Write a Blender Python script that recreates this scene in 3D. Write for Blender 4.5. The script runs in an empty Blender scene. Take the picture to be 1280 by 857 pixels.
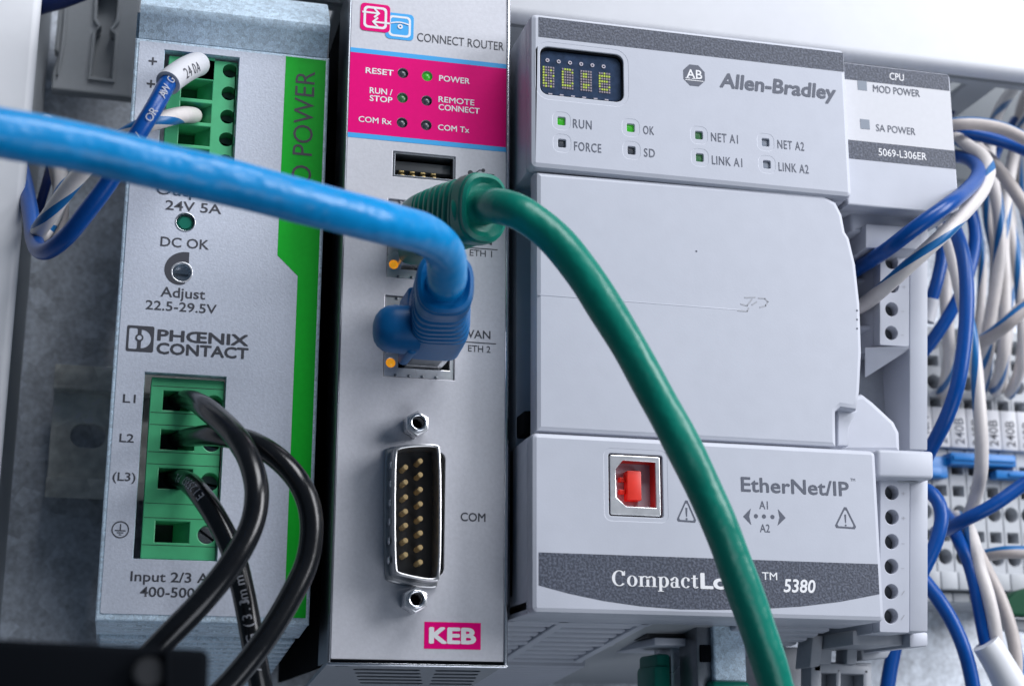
import bpy, bmesh, math, random
from mathutils import Vector, Matrix
random.seed(7)
S = 0.001                                   # everything below is written in millimetres
sc = bpy.context.scene
col = sc.collection

# ------------------------------------------------------------------ camera
YAW, PITCH, ROLL = map(math.radians, (14.0895, 14.5668, 0.2316))
FPX, CX, CY, DIST = 1961.27, 640.0, 428.5, 315.0
FWD = Vector((math.sin(YAW)*math.cos(PITCH), math.cos(YAW)*math.cos(PITCH), math.sin(PITCH)))
_r = FWD.cross(Vector((0, 0, 1))).normalized(); _u = _r.cross(FWD)
RIGHT = _r*math.cos(ROLL) + _u*math.sin(ROLL)
UP = -_r*math.sin(ROLL) + _u*math.cos(ROLL)
CAM = -FWD*DIST
cam_data = bpy.data.cameras.new('camera'); cam = bpy.data.objects.new('camera', cam_data); col.objects.link(cam)
cam.matrix_world = Matrix(((RIGHT.x, UP.x, -FWD.x, CAM.x*S), (RIGHT.y, UP.y, -FWD.y, CAM.y*S), (RIGHT.z, UP.z, -FWD.z, CAM.z*S), (0, 0, 0, 1)))
cam_data.sensor_width = 36; cam_data.lens = FPX*36/1280; cam_data.clip_start = 0.01; cam_data.clip_end = 20
cam_data.dof.use_dof = True; cam_data.dof.focus_distance = (DIST-2)*S; cam_data.dof.aperture_fstop = 21
sc.camera = cam

# ------------------------------------------------------------------ light
w = bpy.data.worlds.new('World'); sc.world = w; w.use_nodes = True
w.node_tree.nodes['Background'].inputs[0].default_value = (0.48, 0.70, 1.0, 1)
w.node_tree.nodes['Background'].inputs[1].default_value = 0.12
def area(name, loc, target, sx, sy, power, color):
    d = bpy.data.lights.new(name, 'AREA'); d.shape = 'RECTANGLE'; d.size = sx*S; d.size_y = sy*S; d.energy = power; d.color = color
    o = bpy.data.objects.new(name, d); col.objects.link(o); o.location = Vector(loc)*S
    o.rotation_euler = (Vector(target)-Vector(loc)).to_track_quat('-Z', 'Y').to_euler(); return o
area('softbox_right', (640, -430, 250), (20, 20, 0), 380, 420, 7.5, (0.945, 0.955, 1.0))
area('softbox_top', (200, -430, 640), (0, 10, 0), 440, 360, 6.6, (0.935, 0.955, 1.0))
area('fill_low', (200, -460, -360), (0, 0, 0), 350, 250, 0.9, (0.88, 0.92, 1.0))  # weak fill added from below to lift the undersides, no real lamp
sc.view_settings.view_transform = 'Standard'; sc.view_settings.look = 'None'
sc.view_settings.exposure = -0.28; sc.view_settings.gamma = 1.0
sc.cycles.max_bounces = 8
try: sc.cycles.use_denoising = True
except Exception: pass

# ------------------------------------------------------------------ photo geometry -> millimetres
def ray(u, v): return FWD + RIGHT*((u-CX)/FPX) - UP*((v-CY)/FPX)
def at(u, v, Y=0.0, b=0.0):                 # point on the plane  y = Y + b*z
    d = ray(u, v); t = (Y + b*CAM.z - CAM.y)/(d.y - b*d.z); return CAM + d*t
def atz(u, v, z):
    d = ray(u, v); return CAM + d*((z-CAM.z)/d.z)
def proj(p):
    q = Vector(p)-CAM; f = q.dot(FWD); return CX + FPX*q.dot(RIGHT)/f, CY - FPX*q.dot(UP)/f
def scale_at(Y): return FPX/((at(CX, CY, Y)-CAM).dot(FWD))   # px per mm
def rect(u0, v0, u1, v1, Y=0.0, b=0.0):     # corner pixels (left-top, right-bottom, each at mid-edge) -> x0,x1,z0,z1
    um, vm = (u0+u1)/2, (v0+v1)/2
    return at(u0, vm, Y, b).x, at(u1, vm, Y, b).x, at(um, v1, Y, b).z, at(um, v0, Y, b).z

# ------------------------------------------------------------------ materials
def mat(name, c, rough=0.45, metal=0.0, noise=0.0, nscale=900, bump=0.0, bscale=3000, bdist=0.0003, emit=None, estr=0.0, coat=0.0, trans=0.0, spec=0.5, sss=0.0):
    m = bpy.data.materials.new(name); m.use_nodes = True; nt = m.node_tree; b = nt.nodes['Principled BSDF']
    b.inputs['Base Color'].default_value = (*c, 1); b.inputs['Roughness'].default_value = rough; b.inputs['Metallic'].default_value = metal
    b.inputs['Specular IOR Level'].default_value = spec
    if coat: b.inputs['Coat Weight'].default_value = coat; b.inputs['Coat Roughness'].default_value = 0.15
    if trans: b.inputs['Transmission Weight'].default_value = trans
    if emit: b.inputs['Emission Color'].default_value = (*emit, 1); b.inputs['Emission Strength'].default_value = estr
    tc = nt.nodes.new('ShaderNodeTexCoord')
    if noise:
        n = nt.nodes.new('ShaderNodeTexNoise'); n.inputs['Scale'].default_value = nscale; n.inputs['Detail'].default_value = 5
        n2 = nt.nodes.new('ShaderNodeTexNoise'); n2.inputs['Scale'].default_value = 45; n2.inputs['Detail'].default_value = 4
        nt.links.new(tc.outputs['Object'], n.inputs['Vector']); nt.links.new(tc.outputs['Object'], n2.inputs['Vector'])
        mx = nt.nodes.new('ShaderNodeMath'); mx.operation = 'MULTIPLY_ADD'; mx.inputs[1].default_value = 0.35
        nt.links.new(n2.outputs['Fac'], mx.inputs[0]); nt.links.new(n.outputs['Fac'], mx.inputs[2])
        r = nt.nodes.new('ShaderNodeMapRange'); r.inputs['From Min'].default_value = 0.45; r.inputs['From Max'].default_value = 0.9
        r.inputs['To Min'].default_value = 1-noise; r.inputs['To Max'].default_value = 1+noise
        nt.links.new(mx.outputs[0], r.inputs['Value'])
        mm = nt.nodes.new('ShaderNodeVectorMath'); mm.operation = 'SCALE'; mm.inputs[0].default_value = c
        nt.links.new(r.outputs[0], mm.inputs['Scale']); nt.links.new(mm.outputs[0], b.inputs['Base Color'])
        rr = nt.nodes.new('ShaderNodeMapRange'); rr.inputs['To Min'].default_value = max(0.03, rough-0.08); rr.inputs['To Max'].default_value = min(1, rough+0.08)
        nt.links.new(n2.outputs['Fac'], rr.inputs['Value']); nt.links.new(rr.outputs[0], b.inputs['Roughness'])
    if bump:
        n = nt.nodes.new('ShaderNodeTexNoise'); n.inputs['Scale'].default_value = bscale; n.inputs['Detail'].default_value = 3
        nt.links.new(tc.outputs['Object'], n.inputs['Vector'])
        bp = nt.nodes.new('ShaderNodeBump'); bp.inputs['Strength'].default_value = bump; bp.inputs['Distance'].default_value = bdist
        nt.links.new(n.outputs['Fac'], bp.inputs['Height']); nt.links.new(bp.outputs[0], b.inputs['Normal'])
    return m
def galvanised(name, c, rough=0.42, metal=0.75, vs=260):
    m = mat(name, c, rough, metal); nt = m.node_tree; b = nt.nodes['Principled BSDF']
    tc = nt.nodes.new('ShaderNodeTexCoord')
    v = nt.nodes.new('ShaderNodeTexVoronoi'); v.inputs['Scale'].default_value = vs; n = nt.nodes.new('ShaderNodeTexNoise'); n.inputs['Scale'].default_value = vs*3; n.inputs['Detail'].default_value = 6
    n3 = nt.nodes.new('ShaderNodeTexNoise'); n3.inputs['Scale'].default_value = 22; n3.inputs['Detail'].default_value = 5
    for q in (v, n, n3): nt.links.new(tc.outputs['Object'], q.inputs['Vector'])
    a = nt.nodes.new('ShaderNodeMath'); a.operation = 'MULTIPLY_ADD'; a.inputs[1].default_value = 0.35
    sp = nt.nodes.new('ShaderNodeSeparateColor'); nt.links.new(v.outputs['Color'], sp.inputs[0])
    nt.links.new(sp.outputs[0], a.inputs[0]); nt.links.new(n.outputs['Fac'], a.inputs[2])
    a2 = nt.nodes.new('ShaderNodeMath'); a2.operation = 'MULTIPLY_ADD'; a2.inputs[1].default_value = 0.5
    nt.links.new(n3.outputs['Fac'], a2.inputs[0]); nt.links.new(a.outputs[0], a2.inputs[2])
    r = nt.nodes.new('ShaderNodeMapRange'); r.inputs['From Min'].default_value = 0.5; r.inputs['From Max'].default_value = 1.35; r.inputs['To Min'].default_value = 0.55; r.inputs['To Max'].default_value = 1.4
    nt.links.new(a2.outputs[0], r.inputs['Value'])
    mm = nt.nodes.new('ShaderNodeVectorMath'); mm.operation = 'SCALE'; mm.inputs[0].default_value = c
    nt.links.new(r.outputs[0], mm.inputs['Scale']); nt.links.new(mm.outputs[0], b.inputs['Base Color'])
    bp = nt.nodes.new('ShaderNodeBump'); bp.inputs['Strength'].default_value = 0.25; bp.inputs['Distance'].default_value = 0.0003
    nt.links.new(n.outputs['Fac'], bp.inputs['Height']); nt.links.new(bp.outputs[0], b.inputs['Normal'])
    return m
def speckle(name, c, c2, rough=0.5):        # powdery print with bright flecks
    m = mat(name, c, rough); nt = m.node_tree; b = nt.nodes['Principled BSDF']
    tc = nt.nodes.new('ShaderNodeTexCoord'); n = nt.nodes.new('ShaderNodeTexNoise'); n.inputs['Scale'].default_value = 2200; n.inputs['Detail'].default_value = 2
    nt.links.new(tc.outputs['Object'], n.inputs['Vector'])
    r = nt.nodes.new('ShaderNodeValToRGB'); r.color_ramp.elements[0].position = 0.42; r.color_ramp.elements[1].position = 0.68
    r.color_ramp.elements[0].color = (*c, 1); r.color_ramp.elements[1].color = (*c2, 1)
    nt.links.new(n.outputs['Fac'], r.inputs[0]); nt.links.new(r.outputs[0], b.inputs['Base Color'])
    bp = nt.nodes.new('ShaderNodeBump'); bp.inputs['Strength'].default_value = 0.35; bp.inputs['Distance'].default_value = 0.0002
    nt.links.new(n.outputs['Fac'], bp.inputs['Height']); nt.links.new(bp.outputs[0], b.inputs['Normal'])
    return m
M = dict(
    plc=mat('pale grey plastic', (0.475, 0.495, 0.56), 0.42, noise=0.02, nscale=300, bump=0.04, bscale=2600),
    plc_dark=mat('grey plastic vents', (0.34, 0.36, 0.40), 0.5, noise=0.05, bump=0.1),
    band=speckle('charcoal band', (0.036, 0.043, 0.065), (0.105, 0.12, 0.165)),
    ink=mat('dark ink', (0.045, 0.047, 0.06), 0.55), grey_ink=mat('grey ink', (0.085, 0.095, 0.13), 0.55),
    white_ink=mat('white ink', (0.78, 0.78, 0.80), 0.5), faint_ink=mat('faint grey ink', (0.36, 0.37, 0.41), 0.55),
    foil=mat('silver label foil', (0.545, 0.58, 0.665), 0.42, 0.10, noise=0.09, nscale=1800, bump=0.15, bscale=2500),
    router=mat('router foil', (0.58, 0.585, 0.63), 0.38, 0.12, noise=0.05, nscale=1500, bump=0.06, bscale=2500),
    magenta=mat('magenta print', (0.76, 0.0, 0.18), 0.4, noise=0.03, spec=0.12), cyan=mat('cyan print', (0.035, 0.37, 0.78), 0.4),
    stripe=mat('green stripe print', (0.006, 0.43, 0.025), 0.42, noise=0.05, spec=0.2),
    term=mat('green terminal plastic', (0.065, 0.41, 0.185), 0.42, noise=0.07, nscale=400, bump=0.05),
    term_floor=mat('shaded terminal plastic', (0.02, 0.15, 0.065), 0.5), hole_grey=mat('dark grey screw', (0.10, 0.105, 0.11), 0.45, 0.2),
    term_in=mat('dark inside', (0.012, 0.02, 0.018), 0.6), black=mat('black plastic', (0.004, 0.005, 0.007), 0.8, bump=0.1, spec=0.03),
    cavity=mat('cavity plastic', (0.022, 0.023, 0.026), 0.5),
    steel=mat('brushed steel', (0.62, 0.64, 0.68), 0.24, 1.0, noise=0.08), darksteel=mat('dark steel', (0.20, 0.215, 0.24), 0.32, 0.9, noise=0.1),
    nickel=mat('nickel', (0.76, 0.765, 0.79), 0.26, 0.65, noise=0.12, nscale=500), gold=mat('gold pin', (0.74, 0.54, 0.27), 0.25, 0.5), dull_gold=mat('dull gold contact', (0.34, 0.25, 0.10), 0.35, 0.5), shellsteel=mat('tin shell', (0.50, 0.50, 0.51), 0.30, 0.9, noise=0.12, nscale=500),
    galv=galvanised('galvanised panel', (0.62, 0.66, 0.72), 0.45, 0.2), galv_case=galvanised('galvanised case', (0.55, 0.68, 0.79), 0.40, 0.25, 1300),
    rail=galvanised('rail steel', (0.84, 0.85, 0.80), 0.45, 0.15, 120),
    duct=mat('duct plastic', (0.36, 0.38, 0.40), 0.5, noise=0.03), cover=mat('white duct cover', (0.66, 0.67, 0.70), 0.45, noise=0.02, nscale=200),
    blue_cable=mat('blue cable jacket', (0.0, 0.225, 0.54), 0.29, noise=0.06, nscale=120, bump=0.5, bscale=85, bdist=0.0024, spec=0.35),
    blue_boot=mat('blue boot rubber', (0.0, 0.12, 0.34), 0.42, noise=0.05, bump=0.05, spec=0.35),
    green_cable=mat('green cable jacket', (0.0, 0.18, 0.128), 0.34, noise=0.06, nscale=120, bump=0.5, bscale=110, bdist=0.0016, spec=0.4),
    green_boot=mat('green boot rubber', (0.0, 0.16, 0.115), 0.38, noise=0.05, bump=0.05, spec=0.4),
    wire_blue=mat('blue wire', (0.0, 0.062, 0.29), 0.33, noise=0.06, bump=0.04, spec=0.35), wire_white=mat('white wire', (0.64, 0.60, 0.585), 0.40, noise=0.04),
    wire_beige=mat('beige wire', (0.50, 0.45, 0.43), 0.42, noise=0.04), wire_navy=mat('navy wire', (0.006, 0.028, 0.16), 0.4),
    wire_stripe=mat('blue tracer', (0.002, 0.12, 0.34), 0.38), wire_black=mat('black wire', (0.006, 0.0065, 0.008), 0.22, noise=0.2, bump=0.06, bscale=700),
    tblock=mat('terminal grey', (0.43, 0.45, 0.48), 0.5, noise=0.03), marker=mat('white marker', (0.57, 0.575, 0.61), 0.5, noise=0.02),
    bridge=mat('blue bridge plastic', (0.008, 0.17, 0.50), 0.4), earth=mat('earth green', (0.002, 0.055, 0.024), 0.55, spec=0.2),
    red=mat('red usb plastic', (0.74, 0.035, 0.02), 0.38, noise=0.04),
    led_dark=mat('unlit led', (0.055, 0.062, 0.075), 0.25), led_green=mat('lit green led', (0.02, 0.24, 0.015), 0.25, emit=(0.12, 1.0, 0.05), estr=0.22),
    led_dim=mat('dim green led', (0.045, 0.12, 0.06), 0.25, emit=(0.1, 0.9, 0.1), estr=0.05), led_amber=mat('lit amber led', (0.8, 0.35, 0.02), 0.3, emit=(1.0, 0.42, 0.02), estr=0.55),
    led_teal=mat('teal led', (0.012, 0.14, 0.095), 0.2), led_grey=mat('grey led', (0.22, 0.25, 0.30), 0.35),
    pcb=mat('display substrate', (0.045, 0.062, 0.095), 0.2, noise=0.3, nscale=700), glass=mat('display window', (0.55, 0.62, 0.72), 0.05, trans=1.0),
    dot_lit=mat('lit dot', (0.5, 0.6, 0.05), 0.4, emit=(0.85, 0.75, 0.12), estr=0.4), dot_off=mat('unlit dot', (0.52, 0.36, 0.31), 0.4), pad=mat('copper pad', (0.85, 0.66, 0.58), 0.35, 0.4),
)

nt = M['glass'].node_tree; out = nt.nodes['Material Output']           # thin clear window: see-through with a mirror sheen
tr = nt.nodes.new('ShaderNodeBsdfTransparent'); tr.inputs[0].default_value = (0.90, 0.94, 1.0, 1); gl = nt.nodes.new('ShaderNodeBsdfGlossy'); gl.inputs['Roughness'].default_value = 0.06
mxs = nt.nodes.new('ShaderNodeMixShader')
mxs.inputs[0].default_value = 0.05; nt.links.new(tr.outputs[0], mxs.inputs[1]); nt.links.new(gl.outputs[0], mxs.inputs[2]); nt.links.new(mxs.outputs[0], out.inputs['Surface'])

# ------------------------------------------------------------------ object plumbing
WL = {}                                      # world position (mm) of every object by name
def thing(name, label, cat, loc, group=None):
    o = bpy.data.objects.new(name, None); col.objects.link(o); o.empty_display_size = 0.01
    o.location = Vector(loc)*S; WL[o.name] = Vector(loc); o['label'] = label; o['category'] = cat
    if group: o['group'] = group
    return o
def tag(o, label=None, cat=None, group=None, kind=None):
    if label: o['label'] = label
    if cat: o['category'] = cat
    if group: o['group'] = group
    if kind: o['kind'] = kind
    return o
def link_mesh(name, me, mats, parent=None, smooth=None):
    """me holds world millimetres; the object gets its origin at the middle of its box."""
    vs = me.vertices
    if not len(vs): raise ValueError('empty ' + name)
    lo = Vector((min(v.co[i] for v in vs) for i in range(3))); hi = Vector((max(v.co[i] for v in vs) for i in range(3)))
    c = (lo+hi)/2
    me.transform(Matrix.Scale(S, 4) @ Matrix.Translation(-c))
    for m in (mats if isinstance(mats, (list, tuple)) else [mats]): me.materials.append(m)
    o = bpy.data.objects.new(name, me); col.objects.link(o); WL[o.name] = c
    if parent: o.parent = parent; o.location = (c-WL[parent.name])*S
    else: o.location = c*S
    if smooth is not None:
        me.polygons.foreach_set('use_smooth', [True]*len(me.polygons))
        me.set_sharp_from_angle(angle=math.radians(smooth))
    return o
def shear(o, y0, k):                         # tilt a part of an underside: lower towards the back
    c = WL[o.name]
    for v in o.data.vertices: v.co.z -= k*(v.co.y + (c.y-y0)*S)
    return o
class MB:
    def __init__(s): s.bm = bmesh.new()
    def add(s, me):
        s.bm.from_mesh(me); bpy.data.meshes.remove(me); return s
    def hexa(s, P, bev=0.0, seg=2):          # 8 points: front quad (tl,tr,br,bl), back quad
        b = bmesh.new(); V = [b.verts.new(p) for p in P]
        for f in ((0,1,2,3),(7,6,5,4),(0,4,5,1),(1,5,6,2),(2,6,7,3),(3,7,4,0)): b.faces.new([V[i] for i in f])
        bmesh.ops.recalc_face_normals(b, faces=b.faces)
        if bev: bmesh.ops.bevel(b, geom=list(b.edges), offset=bev, segments=seg, affect='EDGES', profile=0.5)
        me = bpy.data.meshes.new('t'); b.to_mesh(me); b.free(); return s.add(me)
    def box(s, x0, x1, y0, y1, z0, z1, bev=0.0, seg=2):
        return s.hexa([(x0,y0,z1),(x1,y0,z1),(x1,y0,z0),(x0,y0,z0),(x0,y1,z1),(x1,y1,z1),(x1,y1,z0),(x0,y1,z0)], bev, seg)
    def quad(s, pts, depth, bev=0.0, seg=2):  # front quad from (u,v,Y) pixels, pushed back along +Y
        f = [at(*p) for p in pts]; return s.hexa(f + [p+Vector((0, depth, 0)) for p in f], bev, seg)
    def cyl(s, c, axis, r, h, n=24, r2=None, bev=0):
        b = bmesh.new(); bmesh.ops.create_cone(b, cap_ends=True, segments=n, radius1=r, radius2=r if r2 is None else r2, depth=h)
        if bev: bmesh.ops.bevel(b, geom=[e for e in b.edges if abs(e.verts[0].co.z-e.verts[1].co.z) < 1e-6], offset=bev, segments=2, affect='EDGES')
        q = Vector((0, 0, 1)).rotation_difference(Vector(axis).normalized()); bmesh.ops.transform(b, matrix=Matrix.Translation(Vector(c)) @ q.to_matrix().to_4x4(), verts=b.verts)
        me = bpy.data.meshes.new('t'); b.to_mesh(me); b.free(); return s.add(me)
    def ball(s, c, rx, ry, rz, n=20):
        b = bmesh.new(); bmesh.ops.create_uvsphere(b, u_segments=n, v_segments=n//2+2, radius=1)
        bmesh.ops.transform(b, matrix=Matrix.Translation(Vector(c)) @ Matrix.Diagonal((rx, ry, rz, 1)), verts=b.verts)
        me = bpy.data.meshes.new('t'); b.to_mesh(me); b.free(); return s.add(me)
    def build(s, name, m, parent=None, smooth=30):
        me = bpy.data.meshes.new(name); s.bm.to_mesh(me); s.bm.free(); return link_mesh(name, me, m, parent, smooth)
def curve_mesh(cu):
    o = bpy.data.objects.new('t', cu); col.objects.link(o)
    dg = bpy.context.evaluated_depsgraph_get(); me = bpy.data.meshes.new_from_object(o.evaluated_get(dg))
    bpy.data.objects.remove(o); bpy.data.curves.remove(cu); return me
def rrect(x0, x1, z0, z1, r=0.0, n=5):
    if r <= 0: return [(x0,z0),(x1,z0),(x1,z1),(x0,z1)]
    P = []
    for cx, cz, a in ((x1-r,z0+r,-90),(x1-r,z1-r,0),(x0+r,z1-r,90),(x0+r,z0+r,180)):
        for k in range(n+1): t = math.radians(a+90*k/n); P.append((cx+r*math.cos(t), cz+r*math.sin(t)))
    return P
def circ(x, z, r, n=24, rz=None): return [(x+r*math.cos(2*math.pi*k/n), z+(rz or r)*math.sin(2*math.pi*k/n)) for k in range(n)]
def plate(outline, holes=(), y0=0.0, thick=1.0, bev=0.0, b=0.0, axis='y'):
    """flat sheet in x-z (front face at y0, thickness towards +y) with real holes; b tilts it (y += b*z); axis 'z' lays it in x-y, underside at y0."""
    cu = bpy.data.curves.new('t', 'CURVE'); cu.dimensions = '2D'; cu.fill_mode = 'BOTH'; cu.resolution_u = 1
    loops = [outline, *holes] if outline else list(holes)
    for L in loops:
        sp = cu.splines.new('POLY'); sp.points.add(len(L)-1); sp.use_cyclic_u = True
        for p, q in zip(sp.points, L): p.co = (q[0], q[1], 0, 1)
    cu.extrude = max(1e-5, thick/2-bev); cu.bevel_depth = bev; cu.bevel_resolution = 1; cu.offset = -bev
    me = curve_mesh(cu)
    for v in me.vertices:
        x, z, d = v.co
        v.co = (x, y0 + thick/2 - d + b*z, z) if axis == 'y' else (x, z, y0 + thick/2 - d)
    if axis == 'z': me.flip_normals()
    return me
def Pl(name, m, parent, outline, holes=(), y0=0.0, thick=1.0, bev=0.0, b=0.0, axis='y', smooth=30):
    return link_mesh(name, plate(outline, holes, y0, thick, bev, b, axis), m, parent, smooth)
def font_mesh(s, bold=0.0, shear=0.0, spacing=1.0):
    if bold > .15 or (bold and 'M' in s):                    # thicken by laying shifted copies over each other
        out = bmesh.new(); k = bold*.85
        for i, (dx, dy) in enumerate(((0, 0), (k, 0), (-k, 0), (0, k), (0, -k), (k*.7, k*.7), (-k*.7, k*.7), (k*.7, -k*.7), (-k*.7, -k*.7))):
            m_ = font_mesh(s, 0.0, shear, spacing)
            for v in m_.vertices: v.co += Vector((dx, dy, i*.05))
            out.from_mesh(m_); bpy.data.meshes.remove(m_)
        m_ = bpy.data.meshes.new('t'); out.to_mesh(m_); out.free(); return m_
    cu = bpy.data.curves.new('t', 'FONT'); cu.body = s; cu.size = 10; cu.offset = bold; cu.shear = shear; cu.space_character = spacing; cu.resolution_u = 3
    return curve_mesh(cu)
_H = {}
def cap_height(bold):
    if bold not in _H:
        me = font_mesh('H', bold); zs = [v.co.y for v in me.vertices]; _H[bold] = (min(zs), max(zs)); bpy.data.meshes.remove(me)
    return _H[bold]
INK = 0.05
def text_xy(s, x0, z0, wdt, cap, Y, m, parent, bold=0.0, shear=0.0, spacing=1.0, up=False, b=0.0, name='lettering'):
    me = font_mesh(s, bold, shear, spacing); h0, h1 = cap_height(bold)
    xs = [v.co.x for v in me.vertices]; a0, a1 = min(xs), max(xs)
    for v in me.vertices:
        tx = (v.co.x-a0)/(a1-a0)*wdt; tz = (v.co.y-h0)/(h1-h0)*cap
        X, Z = (x0-tz, z0+tx) if up else (x0+tx, z0+tz)
        v.co = (X, Y-INK-v.co.z*.04+b*Z, Z)
    return link_mesh(name, me, m, parent)
def T(s, u0, v0, u1, h, Y, m, parent, **k):   # baseline-left pixel, right end, cap height in pixels
    p = at(u0, v0, Y); q = proj(p+Vector((10, 0, 0))); sl = (q[1]-v0)/(q[0]-u0)
    x1 = at(u1, v0+sl*(u1-u0), Y).x; cap = at(u0, v0-h, Y).z-p.z
    return text_xy(s, p.x, p.z, x1-p.x, cap, Y, m, parent, **k)
def px_loop(pts, Y, b=0.0): return [(lambda p: (p.x, p.z))(at(u, v, Y, b)) for u, v in pts]
def ring_print(name, m, parent, outer, inner, Y): return Pl(name, m, parent, outer, [inner], Y-INK, 0.04)
def spline(pts, step=1.2):
    P = [Vector(p) for p in pts]; P = [P[0]*2-P[1]] + P + [P[-1]*2-P[-2]]; out = []
    for i in range(1, len(P)-2):
        p0, p1, p2, p3 = P[i-1:i+3]; n = max(2, int((p2-p1).length/step))
        t0, t1, t2, t3 = 0, 0, 0, 0
        d01 = max((p1-p0).length**.5, 1e-4); d12 = max((p2-p1).length**.5, 1e-4); d23 = max((p3-p2).length**.5, 1e-4)
        m1 = (p2-p1) + ((p1-p0)/d01 - (p2-p0)/(d01+d12))*d12
        m2 = (p2-p1) + ((p3-p2)/d23 - (p3-p1)/(d12+d23))*d12
        for k in range(n):
            t = k/n; out.append(p1*(2*t**3-3*t**2+1) + m1*(t**3-2*t**2+t) + p2*(-2*t**3+3*t**2) + m2*(t**3-t**2))
    out.append(P[-2]); return out
def frames(path):
    T_ = [(path[min(i+1, len(path)-1)]-path[max(i-1, 0)]).normalized() for i in range(len(path))]
    n = T_[0].orthogonal().normalized(); F = []
    for i, t in enumerate(T_):
        if i: n = T_[i-1].rotation_difference(t) @ n
        n = (n - t*n.dot(t)).normalized(); F.append((t, n, t.cross(n)))
    return F
def tube_mesh(path, r, n=14, twist=0.0, stripe=0, wob=0.0, phase=0.0):
    F = frames(path); V = []; Fc = []; MI = []; L = 0
    for i, (p, (t, a, b_)) in enumerate(zip(path, F)):
        if i: L += (p-path[i-1]).length
        rr = r(i/(len(path)-1)) if callable(r) else r
        if wob: rr *= 1+wob*(math.sin(L*0.21+phase)+0.6*math.sin(L*0.47+1.3+phase))
        for k in range(n):
            q = 2*math.pi*k/n + twist*L + phase; V.append(p + (a*math.cos(q)+b_*math.sin(q))*rr)
    for i in range(len(path)-1):
        for k in range(n):
            Fc.append((i*n+k, i*n+(k+1) % n, (i+1)*n+(k+1) % n, (i+1)*n+k)); MI.append(1 if k < stripe else 0)
    Fc.append(tuple(range(n-1, -1, -1))); MI.append(0); Fc.append(tuple(range((len(path)-1)*n, len(path)*n))); MI.append(0)
    me = bpy.data.meshes.new('t'); me.from_pydata(V, [], Fc); me.polygons.foreach_set('material_index', MI); me.update(); return me
def tube(name, pts, r, m, parent=None, n=14, twist=0.0, stripe=0, wob=0.0, phase=0.0, step=1.2):
    path = spline(pts, step); o = link_mesh(name, tube_mesh(path, r, n, twist, stripe, wob, phase), m, parent, 60); return o, path
def loft(secs, n=28):                        # (centre, right, up, half width, half height, exponent)
    V = []; Fc = []
    for c, R_, U_, a, b_, e in secs:
        for k in range(n):
            q = 2*math.pi*k/n; x, y = math.cos(q), math.sin(q)
            V.append(Vector(c) + R_*(a*math.copysign(abs(x)**(2/e), x)) + U_*(b_*math.copysign(abs(y)**(2/e), y)))
    for i in range(len(secs)-1):
        for k in range(n): Fc.append((i*n+k, i*n+(k+1) % n, (i+1)*n+(k+1) % n, (i+1)*n+k))
    Fc.append(tuple(range(n-1, -1, -1))); Fc.append(tuple(range((len(secs)-1)*n, len(secs)*n)))
    me = bpy.data.meshes.new('t'); me.from_pydata(V, [], Fc); me.update()
    b = bmesh.new(); b.from_mesh(me); bmesh.ops.recalc_face_normals(b, faces=b.faces); b.to_mesh(me); b.free(); return me
def text_on_tube(s, path, r, L0, cap, m, parent, pitch=None, flip=False, roll=0.0):
    """letters printed along a cable, on the side that faces the viewer of the print (-y)"""
    verts = []; faces = []; h0, h1 = cap_height(0.0); cum = [0]
    for i in range(1, len(path)): cum.append(cum[-1]+(path[i]-path[i-1]).length)
    L = L0
    for ch in s:
        wd = cap*0.55
        if ch != ' ':
            me = font_mesh(ch); k = cap/(h1-h0)
            b_ = bmesh.new(); b_.from_mesh(me); bmesh.ops.triangulate(b_, faces=b_.faces)
            for _ in range(3):
                lg = [e for e in b_.edges if e.calc_length()*k > cap*.22]
                if lg: bmesh.ops.subdivide_edges(b_, edges=lg, cuts=1); bmesh.ops.triangulate(b_, faces=b_.faces)
            b_.to_mesh(me); b_.free(); xs = [v.co.x for v in me.vertices]; xm = (min(xs)+max(xs))/2; wd = (max(xs)-min(xs))*k
            i = max(1, min(len(path)-2, next((j for j, c in enumerate(cum) if c >= L+wd/2), len(path)-2)))
            t = (path[i+1]-path[i-1]).normalized(); p = path[i]
            nrm = (CAM-p); nrm = (nrm-t*nrm.dot(t)).normalized(); nrm = Matrix.Rotation(roll, 3, t) @ nrm
            tx = -t if flip else t; ty = nrm.cross(tx).normalized(); base = len(verts)
            for v in me.vertices:
                a = (v.co.x-xm)*k; h = (v.co.y-(h0+h1)/2)*k; ang = h/r
                verts.append(p + tx*a + (nrm*math.cos(ang) + ty*math.sin(ang))*(r+0.06))
            for f in me.polygons: faces.append([base+j for j in f.vertices])
            bpy.data.meshes.remove(me)
        L += wd + cap*0.22
    me = bpy.data.meshes.new('t'); me.from_pydata(verts, [], faces); me.update(); return link_mesh('lettering', me, m, parent)
X1 = Vector((1, 0, 0)); Z1 = Vector((0, 0, 1))


# ================================================================== setting
PANEL_Y = 104
me = plate(rrect(-420, 420, -330, 330), (), PANEL_Y, 2.0)
o = link_mesh('mounting_panel', me, M['galv']); tag(o, kind='structure')

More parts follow.
